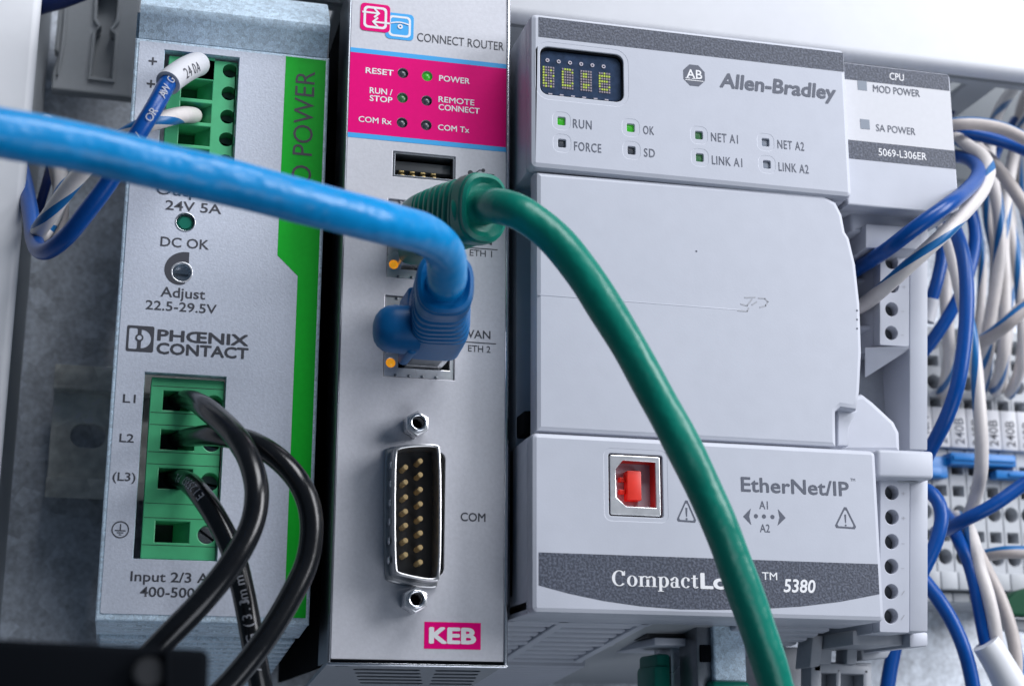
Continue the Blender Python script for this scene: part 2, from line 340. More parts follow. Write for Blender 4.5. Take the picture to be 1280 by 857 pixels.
# horizontal wire duct along the top: cover, finger wall underneath
p0 = at(640, 13, 30); p1 = at(1280, 109, 30); DZ = (p0.z+p1.z)/2
DX0 = at(205, 10, 60).x
duct = thing('wire_duct', 'white covered grey wiring duct running along the top above all the devices', 'wire duct', (0, 66, DZ))
MB().box(DX0-.5, 260, 28, 34, DZ, DZ+80, 2.2, 3).build('cover', M['cover'], duct)
MB().box(DX0, 260, 36, 38.5, DZ+1, DZ+70).build('front_wall', M['duct'], duct)
MB().box(DX0, 260, 101, 103.5, DZ+1, DZ+70).build('back_wall', M['duct'], duct)
x = DX0+.5; xf0 = x; k = 0; f0 = None
while x < 140:
    if f0 is None:
        f0 = MB().box(x, x+8.5, 38.7, 100.8, DZ+1.2, DZ+2.8, 0.3, 1).build('finger', M['duct'], duct)
    else:
        c = f0.copy(); col.objects.link(c); c.parent = duct; c.location.x = f0.location.x + (x-xf0)*S
    x += 12.6
# wires lying inside the duct, seen through the gaps between its fingers
o, _ = tube('duct_wire', [(DX0, 60, DZ+7), (-60, 64, DZ+6), (20, 60, DZ+7), (140, 66, DZ+6)], 3.0, M['wire_navy'])
tag(o, 'navy wire inside the top duct nearest the front, glimpsed between the fingers', 'wire')
o, _ = tube('duct_wire', [(DX0, 78, DZ+7), (-60, 74, DZ+8), (20, 80, DZ+7), (140, 77, DZ+7)], 3.4, M['wire_navy'])
tag(o, 'navy wire deep inside the top duct behind another, glimpsed between the fingers', 'wire')

# vertical duct at the left edge
side = thing('vertical_wire_duct', 'white wiring duct cover standing upright at the left edge', 'wire duct', at(10, 428, 30))
a, b_ = at(48, 0, 26), at(7, 540, 26); xr = (a.x+b_.x)/2
MB().box(xr-50, xr, 26, 31, -140, 140, 1.6, 3).build('cover', M['cover'], side)
MB().box(xr-50, xr-2.2, 31, 34, -140, 140).build('cover_lip', M['cover'], side)
MB().box(xr-4.2, xr-2.4, 34, 102, -140, 140).build('side_wall', M['duct'], side)

# grey slotted plastic plate behind the power supply
PY = 88
outl = px_loop([(76, -20), (68, 62), (73, 66), (66, 88), (64, 111), (165, 122), (178, -20)], PY)
slot = px_loop([(123, -12), (121, 26), (127, 34), (120, 40), (114, 97), (140, 101), (144, 45), (137, 38), (145, 28), (149, -12)], PY)
bk = thing('slotted_plate', 'grey plastic plate with a notched keyhole slot behind the power supply', 'plastic plate', at(115, 60, PY))
Pl('plate_face', M['duct'], bk, outl, [slot], PY, 4.0, 0.5)
g = px_loop([(83, -20), (79, 30), (76, 60), (71, 95), (73, 96), (81, 60), (84, 30), (87, -20)], PY)
MB().quad([(100, -20, PY+4.1), (165, -20, PY+4.1), (155, 112, PY+4.1), (95, 106, PY+4.1)], 1.5).build('backing', M['duct'], bk)
Pl('ridge', M['duct'], bk, g, (), PY-1.2, 1.2, 0.2)
rr_ = px_loop([(119, -20), (117, 27), (123, 35), (116, 41), (110, 101), (143, 105), (147, 44), (141, 38), (149, 29), (153, -20)], PY)
Pl('slot_rim', M['duct'], bk, rr_, [slot], PY-1.0, 1.0, 0.2)

# DIN rail
RY = 92
rl = thing('din_rail', 'dull steel mounting rail with an oblong hole left of the power supply', 'mounting rail', at(100, 540, RY))
z1 = at(100, 456, RY).z; z0 = at(100, 622, RY).z; xl = at(62, 540, RY).x
za, zb = at(100, 484, RY).z, at(100, 600, RY).z
hc = at(110, 545, RY+6)
Pl('rail_web', M['rail'], rl, rrect(xl, 150, zb, za), [rrect(hc.x-4.2, hc.x+4.2, hc.z-3.0, hc.z+3.0, 2.9, 6)], RY+5.5, 1.2, 0.1)
MB().box(xl, 150, RY, RY+1.2, za, z1, .3).box(xl, 150, RY, RY+6.5, za-0.6, za+0.6, .3).build('rail_flange', M['rail'], rl)
MB().box(xl, 150, RY, RY+1.2, z0, zb, .3).box(xl, 150, RY, RY+6.5, zb-0.6, zb+0.6, .3).build('rail_flange', M['rail'], rl)

# black clamp right in front of the lens, bottom left
fb = thing('black_clamp', 'blurred black block with a bolt head in the bottom left foreground', 'clamp', at(130, 850, -95))
FY = -100
MB().quad([(-60, 795, FY), (262, 811, FY), (258, 960, FY), (-60, 960, FY)], 26, 1.0, 3).build('block', M['black'], fb)
MB().quad([(206, 806, FY-2.5), (213, 806, FY-2.5), (213, 960, FY-2.5), (206, 960, FY-2.5)], 2.4, .3, 2).build('ridge', M['black'], fb)
c = at(186, 841, FY-.9); mb = MB().cyl(c, (0, 1, 0), 1.9, 1.7, 24, bev=0.4)
mb.build('bolt', M['cavity'], fb)

# ================================================================== power supply
YP = 9.0
cL = (at(168.5, 48.4, YP).x + at(120.5, 766, YP).x)/2; cR = (at(413, 76, YP).x + at(394, 540, YP).x)/2
zT = at(290, 62, YP).z; zB = at(250, 777.5, YP).z
psu = thing('power_supply', 'silver power supply with two green terminal blocks and a green edge stripe', 'power supply', ((cL+cR)/2, YP+40, zB))
def prc(*a): return rect(*a, YP)
def quadrect(tl, tr, br, bl, Y): q = [at(u, v, Y) for u, v in (tl, tr, br, bl)]; return ((q[0].x+q[3].x)/2, (q[1].x+q[2].x)/2, (q[2].z+q[3].z)/2, (q[0].z+q[1].z)/2)
ob = quadrect((206.4, 63.3), (300.4, 72.7), (290, 214), (197, 205), YP)     # output opening
ib = quadrect((181, 464.8), (281.8, 471.6), (271.5, 701), (167, 697), YP)   # input opening
ledc = at(231.7, 278, YP); potc = at(227.3, 340.7, YP)
holes = [rrect(*ob), rrect(*ib), circ(ledc.x, ledc.z, 1.9), circ(potc.x, potc.z, 2.05)]
Pl('housing_front', M['galv_case'], psu, rrect(cL, cR, zB, zT+.4), holes, YP, 2.2, 0.35)
# sides, bottom and the rolled lip above the label
MB().box(cL, cL+1, YP+2.2, 96, zB+0.3, zT+7).build('side_panel', M['galv_case'], psu)
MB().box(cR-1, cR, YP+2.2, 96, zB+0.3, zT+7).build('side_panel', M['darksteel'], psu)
prof = [(YP+1.5, zT+.4), (YP, zT+.4), (YP-0.7, zT+1.6), (YP-3.0, zT+4.3), (YP-3.9, zT+5.1), (YP-4.1, zT+5.9), (YP-1.6, zT+9.6), (YP+1.4, zT+13.0), (YP+3.5, zT+14.4), (YP+9, zT+14.8), (YP+9, zT+13.6), (YP+3, zT+12.6), (YP+1, zT+8)]
me = plate(prof, (), 0, (cR-cL)-1.2, 0.0)
for v in me.vertices:
    y_, d_, z_ = v.co; v.co = ((cL+cR)/2 + d_ - ((cR-cL)-1.2)/2, y_, z_)
bm_ = bmesh.new(); bm_.from_mesh(me); bmesh.ops.recalc_face_normals(bm_, faces=bm_.faces); bm_.to_mesh(me); bm_.free()
link_mesh('housing_lip', me, M['galv_case'], psu, 40)
mb = MB(); mb.hexa([(cR-3, YP-2.4, zT+9), (cR-.4, YP-1.2, zT+9), (cR-.4, YP-1.8, zT+3), (cR-3, YP-2.2, zT+4), (cR-3, YP+8, zT+12), (cR-.4, YP+8, zT+11), (cR-.4, YP+8, zT+2), (cR-3, YP+8, zT+2)], .6)
mb.build('lip_corner', M['galv_case'], psu)
# bottom
bl_holes = []
for i in range(2):
    for j in range(2):
        xa = cL+4+i*16.8; ya = YP+4+j*4.2; bl_holes.append(rrect(xa+j, xa+14.6+j, ya, ya+1.7, .8))
Pl('housing_bottom', M['galv_case'], psu, rrect(cL+.2, cR-.2, YP+1.6, YP+15), bl_holes, zB-.2, 1.0, 0.1, axis='z')
shear(bpy.data.objects['housing_bottom'], YP+1.6, .10)
MB().box(cL+.6, cR-.6, YP+3, YP+16, zB+1.0, zB+1.4).build('vent_floor', M['cavity'], psu)
shear(bpy.data.objects['vent_floor'], YP+1.6, .10)
for k in range(13):
    y_ = YP+16+k*5.6
    shear(MB().box(cL+.8, cR-.8, y_, y_+3.4, zB-.75, zB+1.2, .3, 1).build('vent_rib', M['galv_case'], psu), YP+1.6, .10)
MB().box(cL+1.2, cR-1.2, YP+15, 95, zB+1.3, zB+2).build('inner_floor', M['cavity'], psu)
shear(bpy.data.objects['inner_floor'], YP+1.6, .10)
for k in range(9):
    y_ = YP+10+k*8
    MB().box(cR+.05, cR+1.3, y_, y_+4.6, zB+1, zB+34, .3, 1).build('cooling_fin', M['black'], psu)
# printed label with the same openings
lbL = (at(174.2, 48.4, YP).x + at(125.8, 765.8, YP).x)/2; lbR = (at(406, 77, YP).x + at(392, 540, YP).x)/2; lbB = at(126, 766, YP).z
e = .12
Pl('front_label', M['foil'], psu, rrect(lbL, lbR, lbB, zT-.3, .4), [rrect(ob[0]-e, ob[1]+e, ob[2]-e, ob[3]+e), rrect(ib[0]-e, ib[1]+e, ib[2]-e, ib[3]+e), circ(ledc.x, ledc.z, 2.0), circ(potc.x, potc.z, 2.15)], YP-.16, 0.16)
YL = YP-.16
g = px_loop([(357, 71), (348.6, 275), (347.2, 319), (371.5, 344.7), (366, 490), (357, 747), (355, 764)], YL)
gx = [(at(357, 71, YL).x+at(348.6, 275, YL).x+at(347.2, 319, YL).x)/3, (at(371.5, 344.7, YL).x+at(366, 490, YL).x+at(357, 747, YL).x)/3]
Pl('green_stripe', M['stripe'], psu, [(gx[0], zT-.3), (gx[0], g[2][1]), (gx[1], g[3][1]), (gx[1], lbB), (lbR, lbB), (lbR, zT-.3)], (), YL-.05, .04)
p = at(391.5, 91, YL-.05); q = at(385, 290, YL-.05)
text_xy('TRIO POWER', (p.x+q.x)/2+.3, at(384, 278, YL).z, at(391.5, 90, YL).z-at(384, 278, YL).z, 4.0, YL-.05, M['ink'], psu, up=True)
for s_, u, v, u1, h in (('Output', 195, 242.5, 268, 12.5), ('24V 5A', 206.4, 262, 276.5, 12), ('DC OK', 200.3, 307.5, 261.2, 12), ('Adjust', 200.3, 370.5, 256.3, 12.5), ('22.5-29.5V', 181.7, 386.3, 270.6, 11.5),
                        ('L1', 153.3, 502.7, 169.3, 10.5), ('L2', 149, 552, 167, 10.5), ('(L3)', 140.4, 600, 169.2, 10.5), ('Input 2/3 AC', 162.8, 725.7, 275, 12.5), ('400-500 V', 174.6, 745, 262, 12.5)):
    T(s_, u, v, u1, h, YL, M['ink'], psu, bold=0.12)
T('PHŒNIX', 196.2, 425.4, 310.2, 14.2, YL, M['ink'], psu, bold=0.34)
T('CONTACT', 195.2, 441.8, 310.2, 14.2, YL, M['ink'], psu, bold=0.34)
# maker's square mark
a = quadrect((159, 406.3), (192.8, 408), (191.8, 440.5), (157, 438.5), YL); W_ = a[1]-a[0]; H_ = a[3]-a[2]
cx_, cz_ = a[0]+W_*.5, a[2]+H_*.54
left = rrect(a[0]+W_*.09, cx_-.1*W_, a[2]+H_*.1, a[3]-H_*.1, W_*.06)
Dsh = [(cx_+.04*W_, a[2]+.14*H_)] + [(cx_+.04*W_+.36*W_*math.cos(t), (a[2]+a[3])/2+.36*H_*math.sin(t)) for t in [math.radians(-90+k*15) for k in range(13)]]
Pl('maker_mark', M['ink'], psu, rrect(*a, W_*.07), [left, Dsh], YL-INK, .04)
mb = MB(); mb.add(plate(circ(cx_-.03*W_, cz_, W_*.15, 20), [circ(cx_-.03*W_, cz_, W_*.085, 16)], YL-INK-.03, .02))
mb.build('maker_mark', M['ink'], psu)
Pl('maker_mark', M['foil'], psu, circ(cx_-.03*W_, cz_, W_*.085, 16), (), YL-INK-.05, .02)
# plus / minus / earth symbols
def cross(u, v, Y, m, parent, r, minus=False, name='symbol'):
    c = at(u, v, Y); t = r*.22
    L = [(c.x-r, c.z-t), (c.x+r, c.z-t), (c.x+r, c.z+t), (c.x-r, c.z+t)] if minus else [(c.x+a*r, c.z+b*r) for a, b in ((-1,-.22),(-.22,-.22),(-.22,-1),(.22,-1),(.22,-.22),(1,-.22),(1,.22),(.22,.22),(.22,1),(-.22,1),(-.22,.22),(-1,.22))]
    return Pl(name, m, parent, L, (), Y-INK, .04)
cross(191, 76.8, YL, M['ink'], psu, .85); cross(188.7, 105, YL, M['ink'], psu, .85); cross(187, 134, YL, M['ink'], psu, .85, True); cross(185, 163, YL, M['ink'], psu, .85, True)
c = at(150.4, 661.5, YL)
ring_print('symbol', M['ink'], psu, circ(c.x, c.z, 1.62, 30), circ(c.x, c.z, 1.40, 30), YL)
mb = MB()
for x0, x1, z0, z1 in ((-.11, .11, -.1, 1.05), (-1.0, 1.0, -.28, -.08), (-.6, .6, -.68, -.5), (-.25, .25, -1.05, -.88)): mb.add(plate(rrect(c.x+x0, c.x+x1, c.z+z0, c.z+z1), (), YL-INK, .03))
mb.build('symbol', M['ink'], psu)
# indicator and trimmer
MB().cyl((ledc.x, YP+.9, ledc.z), (0, -1, 0), 1.8, 1.4, 28, 1.5, bev=.3).build('status_led', M['led_teal'], psu)
Pl('led_collar', M['steel'], psu, circ(ledc.x, ledc.z, 2.0, 30), [circ(ledc.x, ledc.z, 1.78, 30)], YP-.3, .5, .05)
Pl('trimmer_collar', M['nickel'], psu, circ(potc.x, potc.z, 2.15, 32), [circ(potc.x, potc.z, 1.85, 32)], YP-.32, .9, .06)
mb = MB().cyl((potc.x, YP+2.3, potc.z), (0, -1, 0), 1.9, 1.0, 28); mb.build('trimmer_screw', M['steel'], psu)
MB().box(potc.x-1.4, potc.x+1.4, YP+1.7, YP+1.95, potc.z-.25, potc.z+.25).build('trimmer_slot', M['darksteel'], psu)
r0 = 2.2; arc = [(potc.x+(r0+2.0*f)*math.cos(t), potc.z+(r0+2.0*f)*math.sin(t)) for f, t in [(max(0, 1-k/20), math.radians(90+k*11)) for k in range(19)]]
arc = [(potc.x+1.25, potc.z+4.25), (potc.x+.1, potc.z+4.25)] + arc[1:]
arc += [(potc.x+r0*math.cos(t), potc.z+r0*math.sin(t)) for t in [math.radians(288-k*11.3) for k in range(20)]] + [(potc.x+1.25, potc.z+1.9)]
Pl('adjust_mark', M['ink'], psu, arc, (), YL-INK, .04)

def terminal_block(parent, bx, gap, slots, screws, name, rec, seams, slot_silver=()):
    x0, x1, z0, z1 = bx; x0 += gap; x1 -= .15; z0 += .15; z1 -= .5; Y = YP+rec
    hs = [rrect(*s) for s in slots] + [circ(a, b, r, 22) for a, b, r in screws]
    blk = Pl(name, M['term'], parent, rrect(x0, x1, z0, z1, .3), hs, Y, 6.0, .18)
    xs = max(s[0] for s in slots)
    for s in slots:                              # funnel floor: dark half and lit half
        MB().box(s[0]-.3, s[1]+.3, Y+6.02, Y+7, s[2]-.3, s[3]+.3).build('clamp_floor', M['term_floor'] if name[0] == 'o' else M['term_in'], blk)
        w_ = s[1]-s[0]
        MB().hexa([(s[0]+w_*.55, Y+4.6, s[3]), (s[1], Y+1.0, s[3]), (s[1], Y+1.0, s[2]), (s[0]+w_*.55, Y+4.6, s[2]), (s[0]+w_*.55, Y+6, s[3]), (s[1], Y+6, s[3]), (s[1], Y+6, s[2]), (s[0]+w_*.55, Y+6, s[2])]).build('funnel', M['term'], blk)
    for i, (a, b, r) in enumerate(screws):
        sil = i in slot_silver; d_ = 1.0 if sil else 3.4
        mb = MB().cyl((a, Y+d_+1.2, b), (0, -1, 0), r*.98, 2.4, 22, bev=.12)
        s_ = mb.build('screw', M['steel'] if sil else M['darksteel'], blk)
        b2 = bmesh.new(); b2.free()
        q = Matrix.Rotation(math.radians(35 if sil else 10), 4, 'Y'); m2 = MB().box(-r*.95, r*.95, -.12, .12, -.22, .22)
        bmesh.ops.transform(m2.bm, matrix=Matrix.Translation((a, Y+d_-.02, b)) @ q, verts=m2.bm.verts); m2.build('screw_slot', M['black'], blk)
    for z in seams: MB().box(x0+.2, x1-.1, Y-.02, Y+.08, z-.06, z+.06).build('seam', M['term_in'], blk)
    return blk
YT = YP+1.2
xs0 = (at(228.6, 82, YT).x+at(222.6, 170, YT).x)/2; xs1 = (at(267, 86, YT).x+at(262, 170, YT).x)/2
sl = []; scw = []
for k, (va, vb, cu_, cv_) in enumerate(((71.5, 97, 288, 89), (99.5, 123.5, 286.5, 117), (128.5, 152.5, 284.5, 146), (157.5, 181.5, 283, 174.3), (186, 210, 281.5, 202))):
    sl.append((xs0, xs1, at(247, vb, YT).z, at(247, va, YT).z)); c = at(cu_, cv_, YT); scw.append((c.x, c.z, 1.72))
xm = sum(s[0] for s in scw)/5; scw = [(xm, z, r) for _, z, r in scw]
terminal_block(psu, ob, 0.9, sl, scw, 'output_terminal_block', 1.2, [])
sl = []; scw = []
xs0 = (at(204, 500, YT).x+at(193.5, 664, YT).x)/2; xs1 = (at(246, 500, YT).x+at(236, 664, YT).x)/2
for va, vb in ((489, 513), (537.5, 562), (585.5, 611), (651.5, 678)): sl.append((xs0, xs1, at(222, vb, YT).z, at(222, va, YT).z))
for cu_, cv_ in ((267, 505), (264.5, 553), (262, 602), (258.6, 668)): c = at(cu_, cv_, YT); scw.append((c.x, c.z, 1.75))
xm = sum(s[0] for s in scw)/4; scw = [(xm, z, r) for _, z, r in scw]
sm = [at(230, v, YT).z for v in (484, 517, 532, 566, 581, 630, 648, 682)]
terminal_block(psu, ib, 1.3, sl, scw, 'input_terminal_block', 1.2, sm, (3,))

# ================================================================== router
rL = (at(437.5, 60, 0).x + at(408.6, 826, 0).x)/2; rR = (at(636.6, 8, 0).x + at(635.6, 832, 0).x)/2; rT = at(540, -16, 0).z; rB = at(520, 829.5, 0).z
router = thing('network_router', 'slim silver router with a magenta status field and two network sockets', 'router', ((rL+rR)/2, 45, rB))
def J(u0, v0, u1, v1, Y=0): return rect(u0, v0, u1, v1, Y)
usb = quadrect((491.5, 188.8), (570.3, 196), (568, 226), (490.5, 221.5), 0)
j2 = quadrect((481.5, 369.4), (570.5, 374), (567.4, 475.2), (479, 469.7), 0)
hj = j2[3]-j2[2]; wj = j2[1]-j2[0]
c1 = at(482, 346, 0); j1 = (j2[0]+.15, j2[1]+.15, c1.z, c1.z+hj)
db = quadrect((484, 566), (556, 560), (556, 722), (483, 716), 0)
leds = [(503.7, 91.6, 'led_dark'), (534, 95.3, 'led_green'), (503.1, 122.4, 'led_dim'), (533.4, 126, 'led_dark'), (502.6, 153.5, 'led_dark'), (532.8, 156.6, 'led_dark')]
lc = [at(u, v, 0) for u, v, _ in leds]
hol = [rrect(*usb), rrect(*j1), rrect(*j2), rrect(*db, 1.5)] + [circ(p.x, p.z, 1.12, 22) for p in lc]
Pl('front_plate', M['router'], router, rrect(rL+.35, rR-.75, rB+.7, rT, .2), hol, 0, 1.0, .12)
MB().box(rR-.74, rR, -.25, 3, rB+.1, rT, .25, 3).build('edge_trim', M['steel'], router)
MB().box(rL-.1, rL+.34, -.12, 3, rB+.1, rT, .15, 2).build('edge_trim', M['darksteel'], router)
MB().box(rL+.34, rR-.74, -.15, 3, rB+.36, rB+.69, .1).build('edge_trim', M['black'], router)
MB().box(rL-.1, rR, -.2, 3.2, rB-.4, rB+.08, .15).build('bottom_trim', M['steel'], router)
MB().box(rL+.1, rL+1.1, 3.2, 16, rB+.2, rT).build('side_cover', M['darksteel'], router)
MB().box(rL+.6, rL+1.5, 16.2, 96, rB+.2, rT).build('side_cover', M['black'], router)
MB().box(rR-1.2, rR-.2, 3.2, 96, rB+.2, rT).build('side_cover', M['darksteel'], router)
vs = [rrect(rL+6+i*1.0, rL+19+i*1.0, 8+i*4.4, 10.2+i*4.4, 1.0) for i in range(5)] + [rrect(rL+22+i*.6, rL+31+i*.6, 8+i*4.4, 10.2+i*4.4, 1.0) for i in range(5)] + [rrect(rL+2, rL+4.6, 5, 5.9, .4)]
Pl('bottom_cover', M['darksteel'], router, rrect(rL+.2, rR-.2, 3.3, 90), vs, rB-.1, .8, 0, axis='z')
shear(bpy.data.objects['bottom_cover'], 3.3, .10)
# prints
px = lambda u, v: at(u, v, 0)
zc1 = (px(438.4, 58.8).z+px(634.8, 81.3).z)/2; zc0 = (px(434.2, 164.7).z+px(633.4, 184.9).z)/2; th = (px(436, 58.8).z-px(436, 64.6).z)
xa, xb = rL+.4, rR-.8
Pl('magenta_field', M['magenta'], router, rrect(xa, xb, zc0+.02, zc1-th-.02), [circ(p.x, p.z, 1.14, 22) for p in lc], -.05, .04)
Pl('cyan_line', M['cyan'], router, rrect(xa, xb, zc1-th, zc1), (), -.05, .04); Pl('cyan_line', M['cyan'], router, rrect(xa, xb, zc0-th, zc0), (), -.05, .04)
for (u, v, m_), p in zip(leds, lc): MB().ball((p.x, 1.2, p.z), 1.15, 1.1, 1.15, 18).build('status_led', M[m_], router)
T('CONNECT ROUTER', 521.3, 51.6, 629.8, 10.4, 0, M['ink'], router, bold=.03)
for s_, u, v, u1, h in (('RESET', 456.9, 91.5, 491.8, 7.2), ('POWER', 548.8, 101.4, 587.3, 7.2), ('RUN /', 462, 116.6, 490.5, 7.4), ('STOP', 462, 126.2, 490.3, 7.2), ('REMOTE', 548, 127.7, 592.8, 7.2), ('CONNECT', 548, 137.5, 599.3, 7.2), ('COM Rx', 448, 152.3, 489.3, 7.2), ('COM Tx', 547.4, 162.7, 586.5, 7.2)):
    T(s_, u, v, u1, h, -.05, M['white_ink'], router, bold=.14)
# linked-squares mark
c = px(469, 22.6); r_ = 3.1
Pl('logo_square', M['magenta'], router, rrect(c.x-r_, c.x+r_, c.z-r_, c.z+r_, .9), (), -.12, .04)
Pl('logo_frame', M['white_ink'], router, rrect(c.x-2.45, c.x+2.45, c.z-2.45, c.z+2.45, .9), [rrect(c.x-1.95, c.x+1.95, c.z-1.95, c.z+1.95, .6)], -.16, .03)
c2 = px(499.5, 33.6)
Pl('logo_square', M['cyan'], router, rrect(c2.x-2.95, c2.x+2.95, c2.z-2.95, c2.z+2.95, .9), (), -.08, .03)
Pl('logo_frame', M['white_ink'], router, rrect(c2.x-2.35, c2.x+2.35, c2.z-2.35, c2.z+2.35, .9), [rrect(c2.x-1.9, c2.x+1.9, c2.z-1.9, c2.z+1.9, .6)], -.11, .02)
def arrow(cx, cz, L, d):
    w = .2; h = 1.0
    P = [(-L/2, -w), (L/2-.6, -w), (L/2-1.25, -h+.1), (L/2-.95, -h-.15), (L/2+.15, 0), (L/2-.95, h+.15), (L/2-1.25, h-.1), (L/2-.6, w), (-L/2, w)]
    P = [(cx+d*x, cz+z) for x, z in P]; return P if d > 0 else P[::-1]
Pl('logo_arrow', M['white_ink'], router, arrow(c.x-.95, c.z+1.0, 3.6, 1), (), -.20, .03)
Pl('logo_arrow', M['white_ink'], router, arrow(c.x+1.25, c.z-1.0, 3.6, -1), (), -.20, .03)
mb = MB(); mb.add(plate(circ(c2.x+.1, c2.z-.05, .55, 18), [circ(c2.x+.1, c2.z-.05, .22, 14)], -.2, .02))
pts = [(c2.x-1.9+k*.38, c2.z+.55+.35*math.sin(k/10*math.pi)) for k in range(11)]; mb.add(plate([(x, z-.14) for x, z in pts] + [(x, z+.14) for x, z in pts[::-1]], (), -.2, .02))
mb.build('logo_node', M['white_ink'], router)
for u, v, s1, s2, ul in ((579, 303.5, 'LAN', 'ETH 1', 1), (577, 421.5, 'WAN', 'ETH 2', 2)):
    T(s1, u, v, u+36, 10.2, 0, M['ink'], router, bold=.12); T(s2, u+8, v+(16 if ul == 1 else 17.5), u+36, 8, 0, M['ink'], router, bold=.06)
    a = px(u-2, v+5); b = px(u+43, v+7); MB().add(plate(rrect(a.x, b.x, a.z-.12, a.z+.06), (), -INK, .04)).build('underline', M['ink'], router)
T('COM', 575.6, 650.6, 606.8, 10.6, 0, M['ink'], router, bold=.12)
k = quadrect((530.6, 776), (601.3, 778.5), (600.5, 811.5), (529.8, 810), 0)
Pl('maker_badge', M['magenta'], router, rrect(*k), (), -.05, .04)
text_xy('KEB', k[0]+.9, k[2]+.95, k[1]-k[0]-1.8, k[3]-k[2]-1.9, -.05, M['white_ink'], router, bold=.5)
# usb trident beside the socket
u0 = px(588, 216); mb = MB(); mb.add(plate(circ(u0.x, u0.z, .55, 16), (), -INK, .03)); mb.add(plate(rrect(u0.x+.4, u0.x+5, u0.z-.1, u0.z+.1), (), -INK-.02, .02))
mb.add(plate([(u0.x+1, u0.z+.1), (u0.x+1.9, u0.z+.85), (u0.x+2.6, u0.z+.85), (u0.x+2.6, u0.z+.65), (u0.x+2, u0.z+.65), (u0.x+1.3, u0.z+.1)], (), -INK, .03)); mb.add(plate(circ(u0.x+2.7, u0.z+.75, .4, 14), (), -INK-.01, .02))
mb.build('usb_symbol', M['ink'], router)
# usb socket
def shell(name, bx, t, y0, dep, m, parent, r=0): return Pl(name, m, parent, rrect(*bx, r), [rrect(bx[0]+t, bx[1]-t, bx[2]+t, bx[3]-t, max(0, r-t))], y0, dep, .05)
us = shell('usb_socket', (usb[0]+.1, usb[1]-.1, usb[2]+.1, usb[3]-.1), .38, .15, 11, M['darksteel'], router)
MB().box(usb[0]-.1, usb[1]+.1, 11.5, 12, usb[2]-.1, usb[3]+.1).build('socket_floor', M['cavity'], us)
MB().box(usb[0]+.5, usb[1]-.5, 2.0, 11.4, usb[2]+2.2, usb[3]-1.3, .1).build('tongue', M['hole_grey'], us)
for i in range(4):
    x = usb[0]+1.7+i*2.2; MB().box(x, x+1.0, 2.0, 9, usb[2]+1.75, usb[2]+2.15, .05).build('contact', M['dull_gold'], us)
    MB().box(x+.1, x+.9, .9, 1.5, usb[2]+.5, usb[2]+1.0, .1).build('spring_contact', M['dull_gold'], us)
# network sockets (turned on their side, lamps at the left)
for j, lm in ((j1, ('led_amber', 'led_dim')), (j2, ('led_amber', 'led_dim'))):
    js = Pl('network_socket', M['nickel'], router, rrect(j[0]+.15, j[1]-.15, j[2]+.15, j[3]-.15), [rrect(j[0]+3.0, j[1]-.9, j[2]+2.0, j[3]-2.0), circ(j[0]+1.5, j[2]+2.9, .95, 16), circ(j[0]+1.5, j[3]-2.9, .95, 16)], .5, 1.0, .08)
    MB().box(j[0]+.1, j[1]-.1, 13, 14, j[2]+.1, j[3]-.1).build('socket_floor', M['cavity'], js)
    for s_, m_ in ((j[2]+2.9, lm[0]), (j[3]-2.9, lm[1])): MB().ball((j[0]+1.5, 1.15, s_), .95, .8, .95, 16).build('link_led', M[m_], js)
    for i in range(4):
        x = j[0]+2.2+i*2.7
        for z in (j[2]+.42, j[3]-.42): MB().box(x, x+.5, .28, .9, z-.25, z+.25, .08).build('shield_tab', M['darksteel'], js)
    MB().box(j[0]+.2, j[0]+2.9, 1.6, 2.2, j[2]+1.0, j[2]+4.6).build('lamp_bed', M['cavity'], js)
# serial connector
YD = -6.2
so = [(lambda p: (p.x, p.z))(at(u, v, YD)) for u, v in ((491, 714), (491, 563), (497, 555.5), (546, 553.5), (552, 560), (552, 721), (545, 728), (498, 719.5))]
def off(P, d):
    cx = sum(p[0] for p in P)/len(P); cz = sum(p[1] for p in P)/len(P); hx = max(abs(p[0]-cx) for p in P); hz = max(abs(p[1]-cz) for p in P)
    return [(cx+(x-cx)*(1+d/hx), cz+(z-cz)*(1+d/hz)) for x, z in P]
def rounded(P, n=3):
    for _ in range(n): P = [q for a, b in zip(P, P[1:]+P[:1]) for q in ((a[0]*.75+b[0]*.25, a[1]*.75+b[1]*.25), (a[0]*.25+b[0]*.75, a[1]*.25+b[1]*.75))]
    return P
so = rounded(so, 2); ds = Pl('serial_connector', M['shellsteel'], router, so, [off(so, -.62)], YD, 7.0, .22)
cs = Vector((sum(p[0] for p in so)/len(so), 0, sum(p[1] for p in so)/len(so)))
Pl('flange', M['shellsteel'], ds, off(so, .75), [off(so, -.5)], -.9, 1.6, .3)
Pl('insert', M['cavity'], ds, off(so, -.64), (), -.9, 2, 0)
for u, vv in ((507, (583.4, 602, 620.6, 638.6, 656, 675, 692.6)), (525.5, (575.7, 592.8, 611.2, 629.2, 647.6, 665.6, 683.6, 702))):
    for v in vv:
        p = at(u, v, -5.2); MB().cyl((p.x, -3.1, p.z), (0, -1, 0), .58, 4.2, 14, .50, bev=.14).build('pin', M['gold'], ds)
xl_ = min(p[0] for p in so)
for k_ in range(6):
    z = cs.z-9+k_*3.6; MB().ball((xl_+.02, -3.2, z), .28, 1.3, .8, 12).build('dimple', M['steel'], ds)
